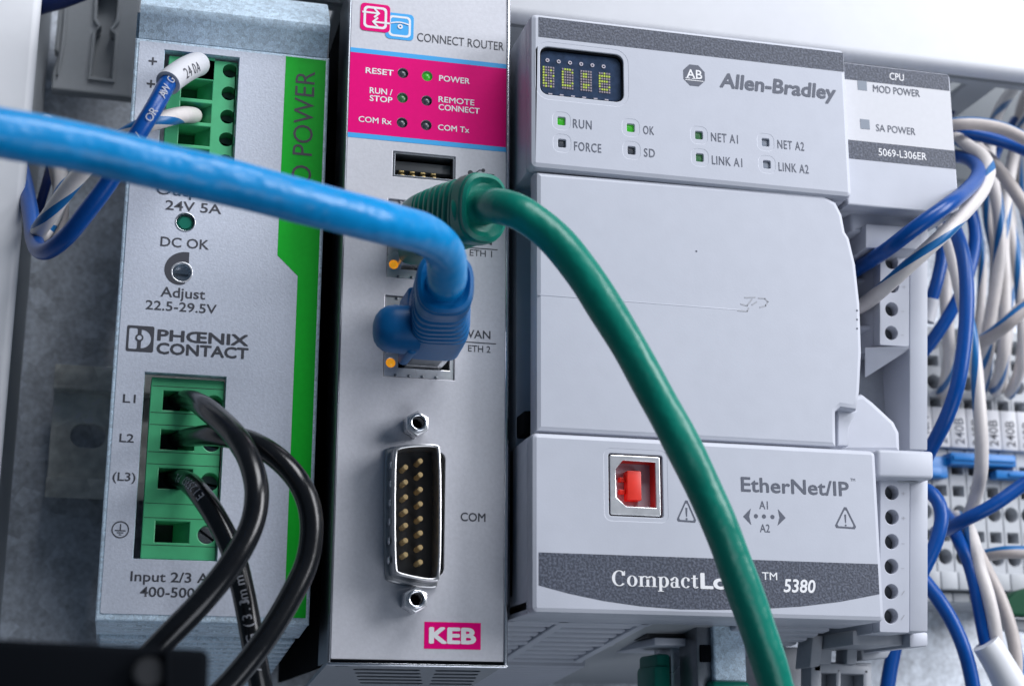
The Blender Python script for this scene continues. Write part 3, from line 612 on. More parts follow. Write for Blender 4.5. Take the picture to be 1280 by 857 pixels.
for u, v in ((523, 527.7), (520.8, 748.3)):
    p = at(u, v, -5.0); mb = MB(); hx = [(p.x+2.45*math.cos(math.radians(30+60*k)), p.z+2.45*math.sin(math.radians(30+60*k))) for k in range(6)]
    mb.add(plate(hx, [circ(p.x, p.z, 1.25, 20)], -4.4, 4.3, .25)); nut = mb.build('jack_screw', M['nickel'], router)
    Pl('threaded_sleeve', M['steel'], nut, circ(p.x, p.z, 1.75, 26), [circ(p.x, p.z, 1.2, 20)], -5.2, 1.2, .2)
    MB().cyl((p.x, -1.2, p.z), (0, 1, 0), 1.24, .6, 18).build('thread_floor', M['black'], nut)

# ================================================================== controller
YC = -12.0
A = lambda u, v, Y=YC: at(u, v, Y)
pL = (A(670.25, 23.4).x+A(673, 547).x+A(675, 762).x)/3
pzT = A(860, 42).z; pzB = A(890, 770.5).z
plc = thing('controller', 'wide pale grey controller with dot display, red usb socket and charcoal bands', 'controller', (A(890, 770).x, 40, pzB))
xRd = (A(1056.6, 67).x+A(1066.3, 244).x)/2
zd0 = (A(665.8, 208.7).z+A(811.9, 223.4).z)/2; zd1 = pzT+.6
zlow1 = (A(673, 539.5).z+A(1096, 563).z)/2; zlow0 = (A(675, 765.5).z+A(1105.7, 777).z)/2
xRl = (A(1096.3, 564).x+A(1105.7, 775).x)/2
bodyL = pL-1.6
xB0, xB1 = at(1137, 430, 4).x, at(1160, 430, 4).x
# main body behind the covers
MB().box(bodyL+.5, xRd+1, 2, 94, zlow0+3.2, zd1-1, 1.2).build('housing', M['plc'], plc)
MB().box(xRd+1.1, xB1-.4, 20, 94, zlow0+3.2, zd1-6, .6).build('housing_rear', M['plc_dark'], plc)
# display cover, hinged door, lower section
disp = quadrect((674.5, 57.4), (781, 69), (778, 128.2), (676, 117.2), YC)
LED = [(701.9, 151.3, 'led_green'), (702.6, 179.1, 'led_dark'), (788.5, 159.8, 'led_green'), (789.5, 188, 'led_dark'), (873.8, 169.1, 'led_dim'), (874.8, 197, 'led_dim'), (957, 178, 'led_grey'), (958.7, 205.6, 'led_grey')]
lh = []
for u, v, m_ in LED: p = A(u, v); lh.append((p.x-.82, p.x+.82, p.z-.88, p.z+.88, m_))
Pl('display_cover', M['plc'], plc, rrect(bodyL, xRd, zd0, zd1, 1.3), [rrect(*disp, 1.9)] + [rrect(*h[:4], .3) for h in lh], YC, 4.2, 1.1)
Pl('display_bezel', M['plc'], plc, rrect(disp[0]-1.12, disp[1]+1.12, disp[2]-1.12, disp[3]+1.12, 2.6), [rrect(*disp, 1.7)], YC+.04, 2.5, .15)
for h in lh: Pl('led_bezel', M['plc'], plc, rrect(h[0]-1.12, h[1]+1.12, h[2]-1.12, h[3]+1.12, .9), [rrect(*h[:4], .25)], YC+.04, 2.5, .12)
MB().box(bodyL+.15, xRd-.1, YC+4.0, 6, zd0+.2, zd1-.2, .5).build('cover_body', M['plc'], plc)
for h in lh: MB().box(h[0]-.02, h[1]+.02, YC+.55, YC+1.6, h[2]-.02, h[3]+.02, .3).build('status_led', M[h[4]], plc)
DY = YC+.9
door = [(669.5, 213), (1030, 243.5), (1046, 252), (1054, 268), (1058, 289), (1063, 297), (1071, 330), (1076.5, 380), (1078.5, 440), (1076, 490), (1072, 512), (1052, 509), (1046, 514), (1046.5, 557.3), (670.3, 538.2)]
dl = px_loop(door, DY); dl[0] = (pL-.2, zd0-.35); dl[-1] = (pL-.2, zlow1+.35); dl[-2] = (dl[-2][0], zlow1+.35)
Pl('hinged_door', M['plc'], plc, dl[::-1], (), DY, 5.0, 1.0)
nt_ = px_loop([(1047, 511), (1073, 513), (1062, 534), (1061, 557), (1047, 557)], DY+2.6); MB().add(plate(nt_[::-1], (), DY+2.6, 4, .3)).build('finger_notch', M['plc'], plc)
# faint moulded line and latch mark on the door
a, b_ = A(672, 366, DY), A(926, 389.5, DY)
zln = (a.z+b_.z)/2
MB().box(pL+.2, b_.x, DY-.05, DY+.1, zln-.09, zln+.09, .03).build('moulded_line', M['plc'], plc)
def strokes(pts, wd, Y, m, parent, name):
    mb = MB()
    for L in pts:
        P = [at(u, v, Y) for u, v in L]
        for a, b in zip(P, P[1:]):
            d = (b-a); n = Vector((-d.z, 0, d.x)).normalized()*wd/2; e_ = d.normalized()*wd*.25
            mb.add(plate([(q.x, q.z) for q in (b+e_+n, b+e_-n, a-e_-n, a-e_+n)], (), Y-INK, .03))
    return mb.build(name, m, parent)
strokes([[(922, 388), (934, 389), (936, 385)], [(926, 380), (934, 382), (940, 374)], [(931, 372), (944, 371.5)], [(940, 381), (946, 377)], [(948, 372.5), (956, 373), (960, 377), (957, 382), (950, 384)]], .28, DY, M['faint_ink'], plc, 'moulded_mark')
for k in range(3):
    p = A(1071.3, 388+k*11.3, DY); MB().add(plate(circ(p.x, p.z, .22, 10), (), DY-INK, .03)).build('dimple', M['grey_ink'], plc)
p = A(870.5, 314, DY); MB().add(plate(circ(p.x, p.z, .2, 10), (), DY-INK, .03)).build('speck', M['grey_ink'], plc)
ux = quadrect((760.5, 565), (828, 570), (829.5, 647.5), (761.5, 643.5), YC)
Pl('lower_cover', M['plc'], plc, rrect(bodyL+.3, xRl, zlow0, zlow1, 1.2), [rrect(*ux, .5)], YC, 4.0, 1.0)
Pl('socket_bezel', M['plc'], plc, rrect(ux[0]-1.02, ux[1]+1.02, ux[2]-1.02, ux[3]+1.02, 1.3), [rrect(*ux, .5)], YC+.04, 3, .15)
MB().box(bodyL+.5, xRl-.1, YC+3.8, 6, zlow0+.4, zlow1-.1, .6).build('cover_body', M['plc'], plc)
MB().quad([(655, 513, -6), (668, 513, -6), (668, 541, -6), (655, 541, -6)], 6, .3).build('hinge', M['black'], plc)
# prints on the display cover
bz0, bz1 = (A(670.25, 45.7).z+A(1057.7, 90.4).z)/2, zd1-.9
Pl('charcoal_band', M['band'], plc, rrect(pL+.1, xRd-.55, bz0, bz1), (), YC-.05, .04)
for s_, u, v, u1, h in (('RUN', 716.3, 159.8, 739.7, 11), ('FORCE', 717.7, 188, 751.7, 11), ('OK', 804, 167.6, 817.7, 10.5), ('SD', 805, 195.8, 818.8, 10.5), ('NET A1', 889, 176.4, 922.6, 10.7), ('LINK A1', 890, 205.3, 928, 10.7), ('NET A2', 972, 185.5, 1005.4, 10.7), ('LINK A2', 973.4, 213.6, 1011, 10.7)):
    T(s_, u, v, u1, h, YC, M['grey_ink'], plc, bold=.10, spacing=1.12)
T('Allen-Bradley', 899.5, 109.3, 1045.6, 18.5, YC, M['grey_ink'], plc, bold=.36, shear=.12)
c = A(867.6, 94.5); R8 = 2.55
Pl('octagon_badge', M['grey_ink'], plc, [(c.x+R8*math.cos(math.radians(22.5+45*k)), c.z+R8*math.sin(math.radians(22.5+45*k))) for k in range(8)], (), YC-INK, .03)
text_xy('AB', c.x-1.75, c.z-.75, 3.5, 2.0, YC-INK, M['white_ink'], plc, bold=.12)
for x0, x1, z in ((-1.95, -.9, -.85), (-.55, .5, -.85), (-2.0, 2.0, -1.25)): MB().add(plate(rrect(c.x+x0, c.x+x1, c.z+z, c.z+z+.16), (), YC-INK-.05, .02)).build('badge_line', M['white_ink'], plc)
# dot display
dw = MB().box(disp[0]-.3, disp[1]+.3, YC+1.0, YC+3.4, disp[2]-.3, disp[3]+.3).build('dot_display', M['pcb'], plc)
dh = disp[3]-disp[2]; dW = disp[1]-disp[0]
Pl('display_rim', M['black'], dw, rrect(*disp, 1.9), [rrect(disp[0]+.25, disp[1]-.3, disp[2]+.25, disp[3]-.5, 1.6)], YC+.35, .6, .1)
patt = [("#....","#..#.","#....","##..#","#....","#..#.","##...",".#.#."), (".###.","#...#","#....","#....","#....","#...#","####.",".....") , (".....",".##..",".##..",".....",".....",".###.",".##..",".....") , ("..#..","#####","#....","####.","#....","#...#",".###.",".....")]
for k in range(4):
    on, offm = MB(), MB(); cx0 = disp[0]+dW*(.045+.222*k) + (.1 if k else 0); px_ = dW*.029; pz_ = dh*.056
    for r_ in range(8):
        for c_ in range(5):
            x = cx0+c_*px_; z = disp[3]-dh*.38-r_*pz_
            (on if patt[k][r_][c_] == '#' else offm).box(x, x+px_*.66, YC+.85, YC+1.0, z-pz_*.62, z)
    tag(on.build('lit_dots', M['dot_lit'], dw, None), kind='stuff'); tag(offm.build('unlit_dots', M['dot_off'], dw, None), kind='stuff')
for k in range(6):
    x = disp[0]+dW*(.10+.135*k); z = disp[3]-dh*.25
    MB().add(plate(circ(x, z, .42, 16), [circ(x, z, .2, 12)], YC+.85, .12)).build('pad', M['pad'], dw)
    MB().box(x+.2, x+1.0, YC+.9, YC+1.0, disp[2]+.25, disp[2]+.75).build('pad', M['pad'], dw)
# lower prints
def serif_word(x0, z0, wdt, cap, Y, m, parent):
    """the word Compact in a thick-and-thin book face, drawn letter by letter (x-height 1, cap 1.45)"""
    mb = MB(); pen = [0.0]; n_ = [0]; PCS = []
    def poly(P, H=()): PCS.append((P, H))
    def bar(x, z, w_, h): poly([(x, z), (x+w_, z), (x+w_, z+h), (x, z+h)])
    def ell(cx, cz, rx, rz, a0=0, a1=360, n=28): return [(cx+rx*math.cos(math.radians(a0+(a1-a0)*k/n)), cz+rz*math.sin(math.radians(a0+(a1-a0)*k/n))) for k in range(n+(a1-a0 < 360))]
    def arcring(cx, cz, rx, rz, ix, iz, a0, a1): poly(ell(cx, cz, rx, rz, a0, a1) + ell(cx, cz, ix, iz, a0, a1)[::-1])
    x = 0.0                                   # C
    arcring(x+.66, .725, .66, .75, .38, .67, 48, 318); bar(x+1.1, .98, .09, .45); poly(ell(x+1.0, 1.12, .12, .16, 0, 360, 16)[:-1]); x += 1.36
    poly(ell(x+.48, .5, .48, .52), [ell(x+.48, .5, .21, .46)]); x += 1.08          # o
    for k in range(3): bar(x+.1+k*.6, 0, .26, .8 if k else .96); bar(x-.02+k*.6, 0, .5, .07)
    bar(x-.02, .91, .3, .07)
    for k in range(2): arcring(x+.56+k*.6, .7, .40, .32, .14, .24, 0, 150)
    x += 1.78
    bar(x+.1, -.42, .26, 1.38); bar(x-.02, -.42, .52, .07); bar(x-.02, .91, .3, .07); poly(ell(x+.55, .5, .46, .52), [ell(x+.53, .5, .19, .45)]); x += 1.12   # p
    bar(x+.5, .1, .26, .62); arcring(x+.44, .66, .32, .36, .10, .29, 0, 165); poly(ell(x+.14, .74, .12, .13, 0, 360, 14)[:-1]); poly(ell(x+.34, .26, .32, .29), [ell(x+.36, .27, .12, .22)]); bar(x+.5, 0, .4, .1); x += 1.0  # a
    arcring(x+.46, .5, .46, .52, .20, .45, 50, 320); poly(ell(x+.70, .76, .13, .15, 0, 360, 14)[:-1]); x += .96   # c
    bar(x+.16, .1, .26, 1.12); bar(x, .88, .62, .09); arcring(x+.42, .22, .26, .24, .05, .17, 180, 340); x += .66   # t
    sx = wdt/x; sz = cap/1.47
    for i, (P, H) in enumerate(PCS):
        f = lambda L: [(x0+px*sx, z0+pz*sz) for px, pz in L]
        mb.add(plate(f(P), [f(h) for h in H], Y-INK-(i % 5)*.006, .004))
    return mb.build('lettering', m, parent)
bt0 = A(676.4, 691.1); bt1 = A(1099.2, 703.6); zb_ = (bt0.z+bt1.z)/2
xa, xb = pL+.1, xRl-1.0
low = px_loop([(676, 731), (710, 741), (755, 750.5), (800, 757), (850, 761), (900, 761.5), (950, 760.5), (1000, 757.5), (1050, 751.5), (1098, 742)], YC)
low[0] = (xa, low[0][1]); low[-1] = (xb, low[-1][1])
Pl('charcoal_band', M['band'], plc, low + [(xb, zb_), (xa, zb_)], (), YC-.05, .04)
a = at(765, 731.5, YC-.05); serif_word(a.x, a.z, at(873, 736.5, YC-.05).x-a.x, at(765, 712, YC-.05).z-a.z, YC-.05, M['white_ink'], plc)
T('Logix', 875.5, 735.5, 951, 20, YC-.05, M['white_ink'], plc, bold=.36)
T('TM', 952.5, 724, 971.5, 9.5, YC-.05, M['white_ink'], plc, bold=.1)
T('5380', 979.4, 739.6, 1019.6, 16.5, YC-.05, M['white_ink'], plc, bold=.26, shear=.15)
T('EtherNet/IP', 926.5, 613.8, 1061.5, 18.3, YC, M['grey_ink'], plc, bold=.20, spacing=1.02)
T('TM', 1063, 601, 1069, 3.6, YC, M['grey_ink'], plc)
T('A1', 949.3, 635.6, 960, 10, YC, M['grey_ink'], plc, bold=.06); T('A2', 950, 664.5, 962.5, 10, YC, M['grey_ink'], plc, bold=.06)
for u, v in ((945, 644.6), (955, 645), (965.6, 645.6)): p = A(u, v); Pl('port_mark', M['grey_ink'], plc, circ(p.x, p.z, .42, 14), (), YC-INK, .03)
Pl('port_mark', M['grey_ink'], plc, px_loop([(929, 645), (938.5, 635), (936.5, 645), (939, 655.5)], YC), (), YC-INK, .03)
Pl('port_mark', M['grey_ink'], plc, px_loop([(982, 646.8), (972, 656.5), (974.5, 646.5), (972.5, 636)], YC), (), YC-INK, .03)
for ap, bl, br in (((858, 622), (845, 651), (871.5, 653)), ((1056.5, 630.5), (1042.5, 659), (1071.5, 661))):
    P = px_loop([bl, br, ap], YC); cx = sum(p[0] for p in P)/3; cz = sum(p[1] for p in P)/3
    O_ = [q for i in range(3) for a, b in ((P[i-1], P[i]), (P[i], P[(i+1) % 3])) for q in [tuple(P[i][j]+.1*((a if a != P[i] else b)[j]-P[i][j]) for j in (0, 1))]]; Pin = [(cx+(x-cx)*.78, cz+(z-cz)*.78) for x, z in O_]
    ring_print('warning_symbol', M['grey_ink'], plc, O_, Pin, YC)
    mb = MB(); mb.add(plate([(cx-.1, cz-.5), (cx+.1, cz-.5), (cx+.2, cz+1.2), (cx-.2, cz+1.2)], (), YC-INK, .03)); mb.add(plate(circ(cx, cz-.95, .2, 10), (), YC-INK, .03)); mb.build('warning_symbol', M['grey_ink'], plc)
# red usb socket
ub = Pl('usb_socket', M['nickel'], plc, rrect(ux[0]+.35, ux[1]-.5, ux[2]+.3, ux[3]-.3, .3), [px_loop([(778.5, 575), (819, 577.5), (820.5, 634.5), (783, 632.5), (770.5, 621), (769.5, 586)], YC+.2)[::-1]], YC+.2, .5, .1)
MB().box(ux[0], ux[1], YC+9.2, YC+10, ux[2], ux[3]).build('socket_floor', M['red'], ub)
hol_ = px_loop([(778.5, 575), (819, 577.5), (820.5, 634.5), (783, 632.5), (770.5, 621), (769.5, 586)], YC+.2)
ho2 = off(hol_, .7); Pl('socket_liner', M['red'], ub, ho2[::-1], [off(hol_, .05)[::-1]], YC+.75, 8.4)
t_ = quadrect((783, 588), (801, 588.5), (801.5, 625.5), (783.5, 625), YC+2)
MB().box(t_[0], t_[1], YC+1.6, YC+9, t_[2], t_[3], .25).build('tongue', M['red'], ub)
for z in (t_[2]+1.3, t_[3]-2.1): MB().box(t_[0]-1.2, t_[0]-.1, YC+2.6, YC+8, z, z+.9, .15).build('contact_rib', M['red'], ub)
# ---- right-hand processor panel
YS = -9.0
B = lambda u, v: at(u, v, YS)
xs0, xs1 = xRd+.25, (B(1187.3, 93.7).x+B(1195.4, 210.4).x)/2
zs1 = (B(1064, 78).z+B(1186, 93.5).z)/2; zs0 = (B(1060, 257).z+B(1150, 262.5).z)/2
pan = Pl('processor_panel', M['plc'], plc, [(xs0, zs0), (xs1, zs0), (xs1, zs1-.6), (xs1-.6, zs1), (xs0, zs1)], (), YS, 5, .35)
MB().box(xs0, xs1-.2, YS+4.9, 40, zs0+.3, zs1-.3, .4).build('processor_body', M['plc'], plc)
d0 = (B(1062.7, 100).z+B(1187.8, 114).z)/2; d1 = zs1-.25
Pl('charcoal_band', M['band'], pan, rrect(xs0+.1, xs1-.35, d0, d1), (), YS-.05, .04)
e1 = (B(1067, 174.8).z+B(1195, 189.4).z)/2; e0 = (B(1068.6, 200).z+B(1196, 210.4).z)/2
Pl('charcoal_band', M['band'], pan, rrect(xs0+.1, xs1-.1, e0, e1), (), YS-.05, .04)
Pl('white_field', M['marker'], pan, rrect(xs0+.1, xs1-.2, e1, d0), (), YS-.03, .02)
for u0, v0, u1, v1 in ((1072, 101.5, 1083.4, 113), (1075.3, 149.5, 1086.8, 161.5)):
    r4 = rect(u0, v0, u1, v1, YS); Pl('status_window', M['led_grey'], pan, rrect(*r4), (), YS-.09, .03)
T('CPU', 1112, 99.6, 1130, 8.6, YS-.05, M['white_ink'], pan, bold=.06)
T('MOD POWER', 1091.6, 114.9, 1150, 8.6, YS-.05, M['grey_ink'], pan, bold=.02); T('SA POWER', 1095.4, 163.9, 1144.5, 8.6, YS-.05, M['grey_ink'], pan, bold=.02)
T('5069-L306ER', 1098.3, 194.5, 1158.5, 9, YS-.05, M['white_ink'], pan, bold=.04)
# ---- terminal strips on the right side, leaning back towards the bottom
bt = -0.13
def px_rect_t(u0, v0, u1, v1, Y, b): return rect(u0, v0, u1, v1, Y, b)
def strip(hpx, box_, Y0, name, marks):
    zc = at(1115, (box_[1]+box_[3])/2, Y0).z; Yc = Y0 - bt*zc
    r4 = rect(*box_, Yc, bt); hs = []; cs_ = []
    for u, v in hpx: p = at(u, v, Yc, bt); cs_.append(p); hs.append(circ(p.x, p.z, 1.5, 24))
    st = Pl(name, M['plc'], plc, rrect(*r4, .4), hs, Yc, 3.2, .12, b=bt)
    y_ = Yc + bt*(r4[2]+r4[3])/2
    MB().hexa([(r4[0], Yc+3.25+bt*r4[3], r4[3]), (r4[1], Yc+3.25+bt*r4[3], r4[3]), (r4[1], Yc+3.25+bt*r4[2], r4[2]), (r4[0], Yc+3.25+bt*r4[2], r4[2]), (r4[0], 30, r4[3]), (r4[1], 30, r4[3]), (r4[1], 30, r4[2]), (r4[0], 30, r4[2])]).build('strip_body', M['plc'], st)
    for p, mk in zip(cs_, marks):
        MB().cyl((p.x, p.y+3.0, p.z), (0, -1, 0), 1.46, .9, 22, bev=.15).build('clamp_screw', M['hole_grey'], st)
        q = at(*[a+b for a, b in zip(proj(p), (12, 3))], Yc, bt)
        text_xy(mk, q.x, q.z-.2, .9 if mk != '-' else .7, .9, Yc, M['faint_ink'], st, b=bt)
    return st, r4, Yc
s1, q1, _ = strip([(1114.7, 327.5), (1115.8, 357), (1114.6, 386.5), (1114.2, 416)], (1100, 312, 1136.5, 432), 2.0, 'terminal_strip', '++--')
s2, q2, Y2 = strip([(1114.7, 615), (1114.9, 645.8), (1114.7, 676.5), (1114.3, 707.5), (1114.2, 739), (1114, 769.5)], (1100, 590, 1137, 790), -4.0, 'terminal_strip', '++--//')
for u0, v0, u1, v1, Y0, dz in ((1137.3, 258, 1160, 562, 3.5, 26), (1137.3, 590, 1160.3, 789, -3.0, 30)):
    zc = at(1148, (v0+v1)/2, Y0).z; Yc = Y0-bt*zc; r4 = rect(u0, v0, u1, v1, Yc, bt)
    MB().hexa([(r4[0], Yc+bt*r4[3], r4[3]), (r4[1], Yc+bt*r4[3], r4[3]), (r4[1], Yc+bt*r4[2], r4[2]), (r4[0], Yc+bt*r4[2], r4[2]), (r4[0], dz, r4[3]), (r4[1], dz, r4[3]), (r4[1], dz, r4[2]), (r4[0], dz, r4[2])], .35).build('side_rail', M['plc'], plc)
MB().quad([(1097, 560.5, -9), (1167.5, 563.5, -9), (1168, 598.5, -9), (1097, 596.5, -9)], 22, .8, 3).build('release_tab', M['plc'], plc)
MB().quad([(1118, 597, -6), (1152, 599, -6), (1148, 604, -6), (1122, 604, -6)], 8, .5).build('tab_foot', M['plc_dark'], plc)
MB().quad([(1063, 262, -3), (1150, 268, -3), (1150, 292, -3), (1064, 290, -3)], 20, .8, 3).build('release_tab', M['plc'], plc)
MB().quad([(1082, 279, -5), (1152, 284, -5), (1152, 312, -5), (1082, 310, -5)], 10, .6, 2).build('tab_foot', M['plc'], plc)
# wire funnels left of the upper strip
for k in range(4):
    v = 318+k*29.4
    MB().quad([(1062, v, 12), (1101, v, 5), (1101, v+5, 5), (1062, v+5, 12)], 8, .2).build('funnel_wall', M['plc'], s1)
MB().quad([(1060, 310, 13), (1104, 310, 13), (1104, 440, 13), (1060, 440, 13)], 3).build('funnel_floor', M['cavity'], s1)
MB().hexa([at(1081, 434, 3), at(1136, 432.5, 3), at(1136, 437, 5), at(1081, 472, 8), at(1081, 434, 18), at(1136, 432.5, 18), at(1136, 437, 18), at(1081, 472, 18)], .2).build('strip_foot', M['plc'], s1)
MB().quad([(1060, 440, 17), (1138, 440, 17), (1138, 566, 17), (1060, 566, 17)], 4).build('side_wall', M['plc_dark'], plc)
hp = px_loop([(1050, 566), (1050, 497), (1079, 491), (1092, 501), (1119, 526), (1126, 540), (1127, 566)][::-1], 1)
Pl('shoulder', M['plc'], plc, hp, (), 1, 16, 1.2)
# ---- underside: vents, port housings and rear foot
zu = zlow0+.3
def zx(u, v, z=None): return atz(u, v, zu if z is None else z)
KS = .10
shear(MB().box(bodyL+.5, xRl-.3, 6.9, 98, zu+.9, zu+1.5).build('vent_floor', M['duct'], plc), 7, KS)
MB().box(bodyL+.5, xRl-.4, YC+3.9, 7.0, zu-.25, zu+2.5, .4).build('underside', M['plc'], plc)
xv = bodyL+30
for k in range(8):
    y_ = 11+k*5.6
    shear(MB().box(bodyL+1.2, xv-1, y_, y_+3.2, zu-.05, zu+.95, .25, 1).build('vent_slat', M['plc'], plc), 7, KS)
for x_, w_ in ((bodyL+.5, 1.6), (bodyL+11, 2.2), (xv-2, 2.0)): shear(MB().box(x_, x_+w_, 7.1, 56, zu-.45, zu+.9, .2, 1).build('vent_frame', M['plc'], plc), 7, KS)
for y_ in (7.05, 31.5, 54.5): shear(MB().box(bodyL+.55, xv+.5, y_, y_+2.2, zu-.4, zu+.85, .2, 1).build('vent_frame', M['plc'], plc), 7, KS)
for k in range(11):
    y_ = 59+k*3.6; shear(MB().box(bodyL-2, xv+2, y_, y_+2.0, zu-.9, zu+.8, .2, 1).build('rear_rib', M['plc'], plc), 7, KS)
for k in range(11):
    y_ = 11+k*5.6; shear(MB().box(xRl-22, xRl-1, y_, y_+3.2, zu-.05, zu+.95, .2, 1).build('vent_slat', M['plc'], plc), 7, KS)
# clear window over the dot display
Pl('display_window', M['glass'], dw, rrect(disp[0]+.1, disp[1]-.1, disp[2]+.1, disp[3]-.1, 1.7), (), YC+.45-.05*((disp[2]+disp[3])/2), .1, b=.05)

# ================================================================== network cables with moulded boots
def boot(parent, name, c0, pts, m, w0, h0, w1, h1, ribs=8):
    """moulded strain relief: smooth shoulder, ribbed neck, collar"""
    path = spline(pts, .28); F = frames(path); n = len(path); secs = []
    for i, (p, (t, a, b_)) in enumerate(zip(path, F)):
        f = i/(n-1); R_ = X1-t*X1.dot(t); R_.normalize(); U_ = R_.cross(-t).normalized()
        if U_.z < 0: U_ = -U_
        wv = w0+(w1-w0)*min(1, f*1.3); hv = h0+(h1-h0)*min(1, f*1.3); k = 1.0; e_ = 5-2.4*f
        if .30 < f < .86: k = 1-.11*min(1, max(0, .5+1.3*math.cos((f-.30)/(.56)*ribs*2*math.pi)))
        if f >= .86: k = 1.04
        if f > .97: k = 1.0
        secs.append((p, R_, U_, wv*k/2, hv*k/2, e_))
    last = secs[-1]; tl = F[-1][0]
    secs.append((last[0]+tl*.35, last[1], last[2], last[3]*.88, last[4]*.88, last[5]))
    secs.append((last[0]-tl*.4, last[1], last[2], last[3]*.72, last[4]*.72, 2.2))
    return link_mesh(name, loft(secs, 40), m, parent, 35), F[-1][0]
# blue cable
jc = at(523.5, 422, 0)
bc = thing('network_cable', 'thick bright blue network cable sweeping in from the left into the lower socket', 'network cable', jc)
MB().box(jc.x-2.6, jc.x+4.9, -8.5, 10, jc.z-5.85, jc.z+5.85, .4).build('plug', M['nickel'], bc)
MB().box(jc.x-2.4, jc.x+3.6, -7.6, -1.2, jc.z-5.95, jc.z-5.80, .05).build('plug_seam', M['darksteel'], bc)
pe = at(557, 353, -40)
bp = [(jc.x+.9, -7.2, jc.z+.3), (jc.x+.9, -17, jc.z+.6), (jc.x*.4+pe.x*.6+.4, -28, jc.z*.45+pe.z*.55+.2), tuple(pe)]
bt_, td = boot(bc, 'boot', jc, bp, M['blue_boot'], 12.0, 13.2, 9.8, 11.0, 6)
lt = at(505, 411, -13); xe = at(467, 411, -13).x
link_mesh('latch_cover', loft([(Vector((xe+dx, -12.5, lt.z)), Vector((0, 1, 0)), Z1, r_*1.05, r_, 2.6) for dx, r_ in ((0, .5), (.12, 1.5), (.45, 2.5), (1.1, 3.4), (2.2, 4.1), (3.6, 4.4), (8.5, 4.5))], 32), M['blue_boot'], bc, 50)
e1 = at(505, 404, -9); MB().box(e1.x-.2, e1.x+1.8, -14, -4, jc.z-6.9, jc.z+6.3, .8, 3).build('boot_fin', M['blue_boot'], bc)
R_C = 3.4
bpts = [pe+Vector((0, 6, -.5)), pe, pe+td*4, at(556, 316, -50), at(533, 294, -57), at(497, 283, -63), at(440, 268, -69), at(370, 250, -74), at(290, 229, -78), at(200, 208, -82), at(100, 184, -86), at(0, 166, -90), at(-90, 150, -94)]
o, blue_path = tube('jacket', bpts, R_C, M['blue_cable'], bc, 28, wob=.012, step=1.6)
# green cable
jg = at(520, 299, 0)
gc = thing('network_cable', 'teal green network cable arching down across the controller from the upper socket', 'network cable', jg)
MB().box(jg.x-3.4, jg.x+3.4, -7, 10, jg.z-5.7, jg.z+5.7, .4).build('plug', M['nickel'], gc)
pg = at(606, 259, -34)
gp = [(jg.x+.2, -4.2, jg.z), tuple(at(536, 284, -11)), tuple(at(566, 271, -22)), tuple(pg)]
gt, tg = boot(gc, 'boot', jg, gp, M['green_boot'], 9.0, 13.0, 9.4, 12.4, 8)
lp = at(556, 243, -15)
MB().hexa([at(503, 262, -6), at(541, 233, -17), at(566, 262, -16), at(520, 300, -5), at(505, 262, -3), at(543, 236, -12), at(566, 262, -12), at(520, 300, -2)], .7, 3).build('latch_cover', M['green_boot'], gc)
gpts = [pg+Vector((-4, 3.5, -.5)), pg, at(625, 258, -40), at(652, 267, -44), at(692, 297, -46), at(729, 342, -47), at(757, 385, -47), at(788, 436, -47), at(818, 491, -46), at(845, 540, -46), at(872, 594, -45), at(900, 656, -44), at(921, 712, -42), at(942, 770, -40), at(962, 830, -38), at(976, 880, -36), at(990, 940, -34)]
o, green_path = tube('jacket', gpts, 3.15, M['green_cable'], gc, 28, wob=.018, step=1.6)

z_ = zu-1.5; a, b_ = at(856, 800, 46), at(1020, 800, 46)
MB().box(a.x, b_.x, 46, 60, z_-34, z_, .5).build('plug_backdrop', M['plc_dark'], plc)  # darker block added behind the plugs so their metal stands out
# two shielded plugs hanging under the controller
ZP = pzB
def under_plug(u0, u1, v0, v1, Y, label, dark):
    a, b_ = at(u0, v0, Y), at(u1, v1, Y)
    t = thing('network_plug', label, 'network plug', ((a.x+b_.x)/2, Y+5, a.z-20), 'network plugs under the controller')
    return t, a, b_
# port housings belong to the controller
a, b_ = at(818, 796, 22), at(873, 807, 22)
MB().box(a.x, b_.x, 22, 50, b_.z, a.z, .4).build('port_housing', M['plc'], plc)
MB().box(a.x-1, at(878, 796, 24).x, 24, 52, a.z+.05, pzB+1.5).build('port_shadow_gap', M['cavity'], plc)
t = thing('network_plug', 'shielded plug with dark green boot under the controller, left of its twin', 'network plug', at(842, 850, 30), 'network plugs under the controller')
a, b_ = at(838, 812, 30), at(866, 900, 30)
MB().box(a.x, b_.x, 30, 41, b_.z, a.z+4, .4).build('plug', M['nickel'], t)
c0, c1_ = at(815, 816, 28), at(840, 900, 28)
MB().box(c0.x+1, c1_.x, 28, 40, c1_.z, c0.z, .8).box(c0.x, c1_.x-.4, 27, 39, c1_.z, at(820, 831, 28).z, 1.0).build('boot', M['green_boot'], t)
t = thing('network_plug', 'bright metal shielded plug half hidden by the teal green cable', 'network plug', at(912, 850, 18), 'network plugs under the controller')
a, b_ = at(891.5, 787, 14), at(934, 852, 14)
MB().box(a.x, b_.x, 14, 26, b_.z, a.z+3, .5, 3).build('plug', M['galv_case'], t)
MB().box(a.x-3.2, a.x-.05, 15.5, 26, b_.z-3, a.z+2, .3).build('latch_side', M['darksteel'], t)
MB().box(a.x-2.6, a.x-.3, 14.8, 15.6, b_.z+4, b_.z+7.5, .2).build('latch', M['black'], t)
c0 = at(890, 850, 13); c1_ = at(940, 900, 13)
MB().box(c0.x-.3, c1_.x, 12.6, 27, c1_.z, c0.z, 1.2, 3).build('boot', M['green_boot'], t)
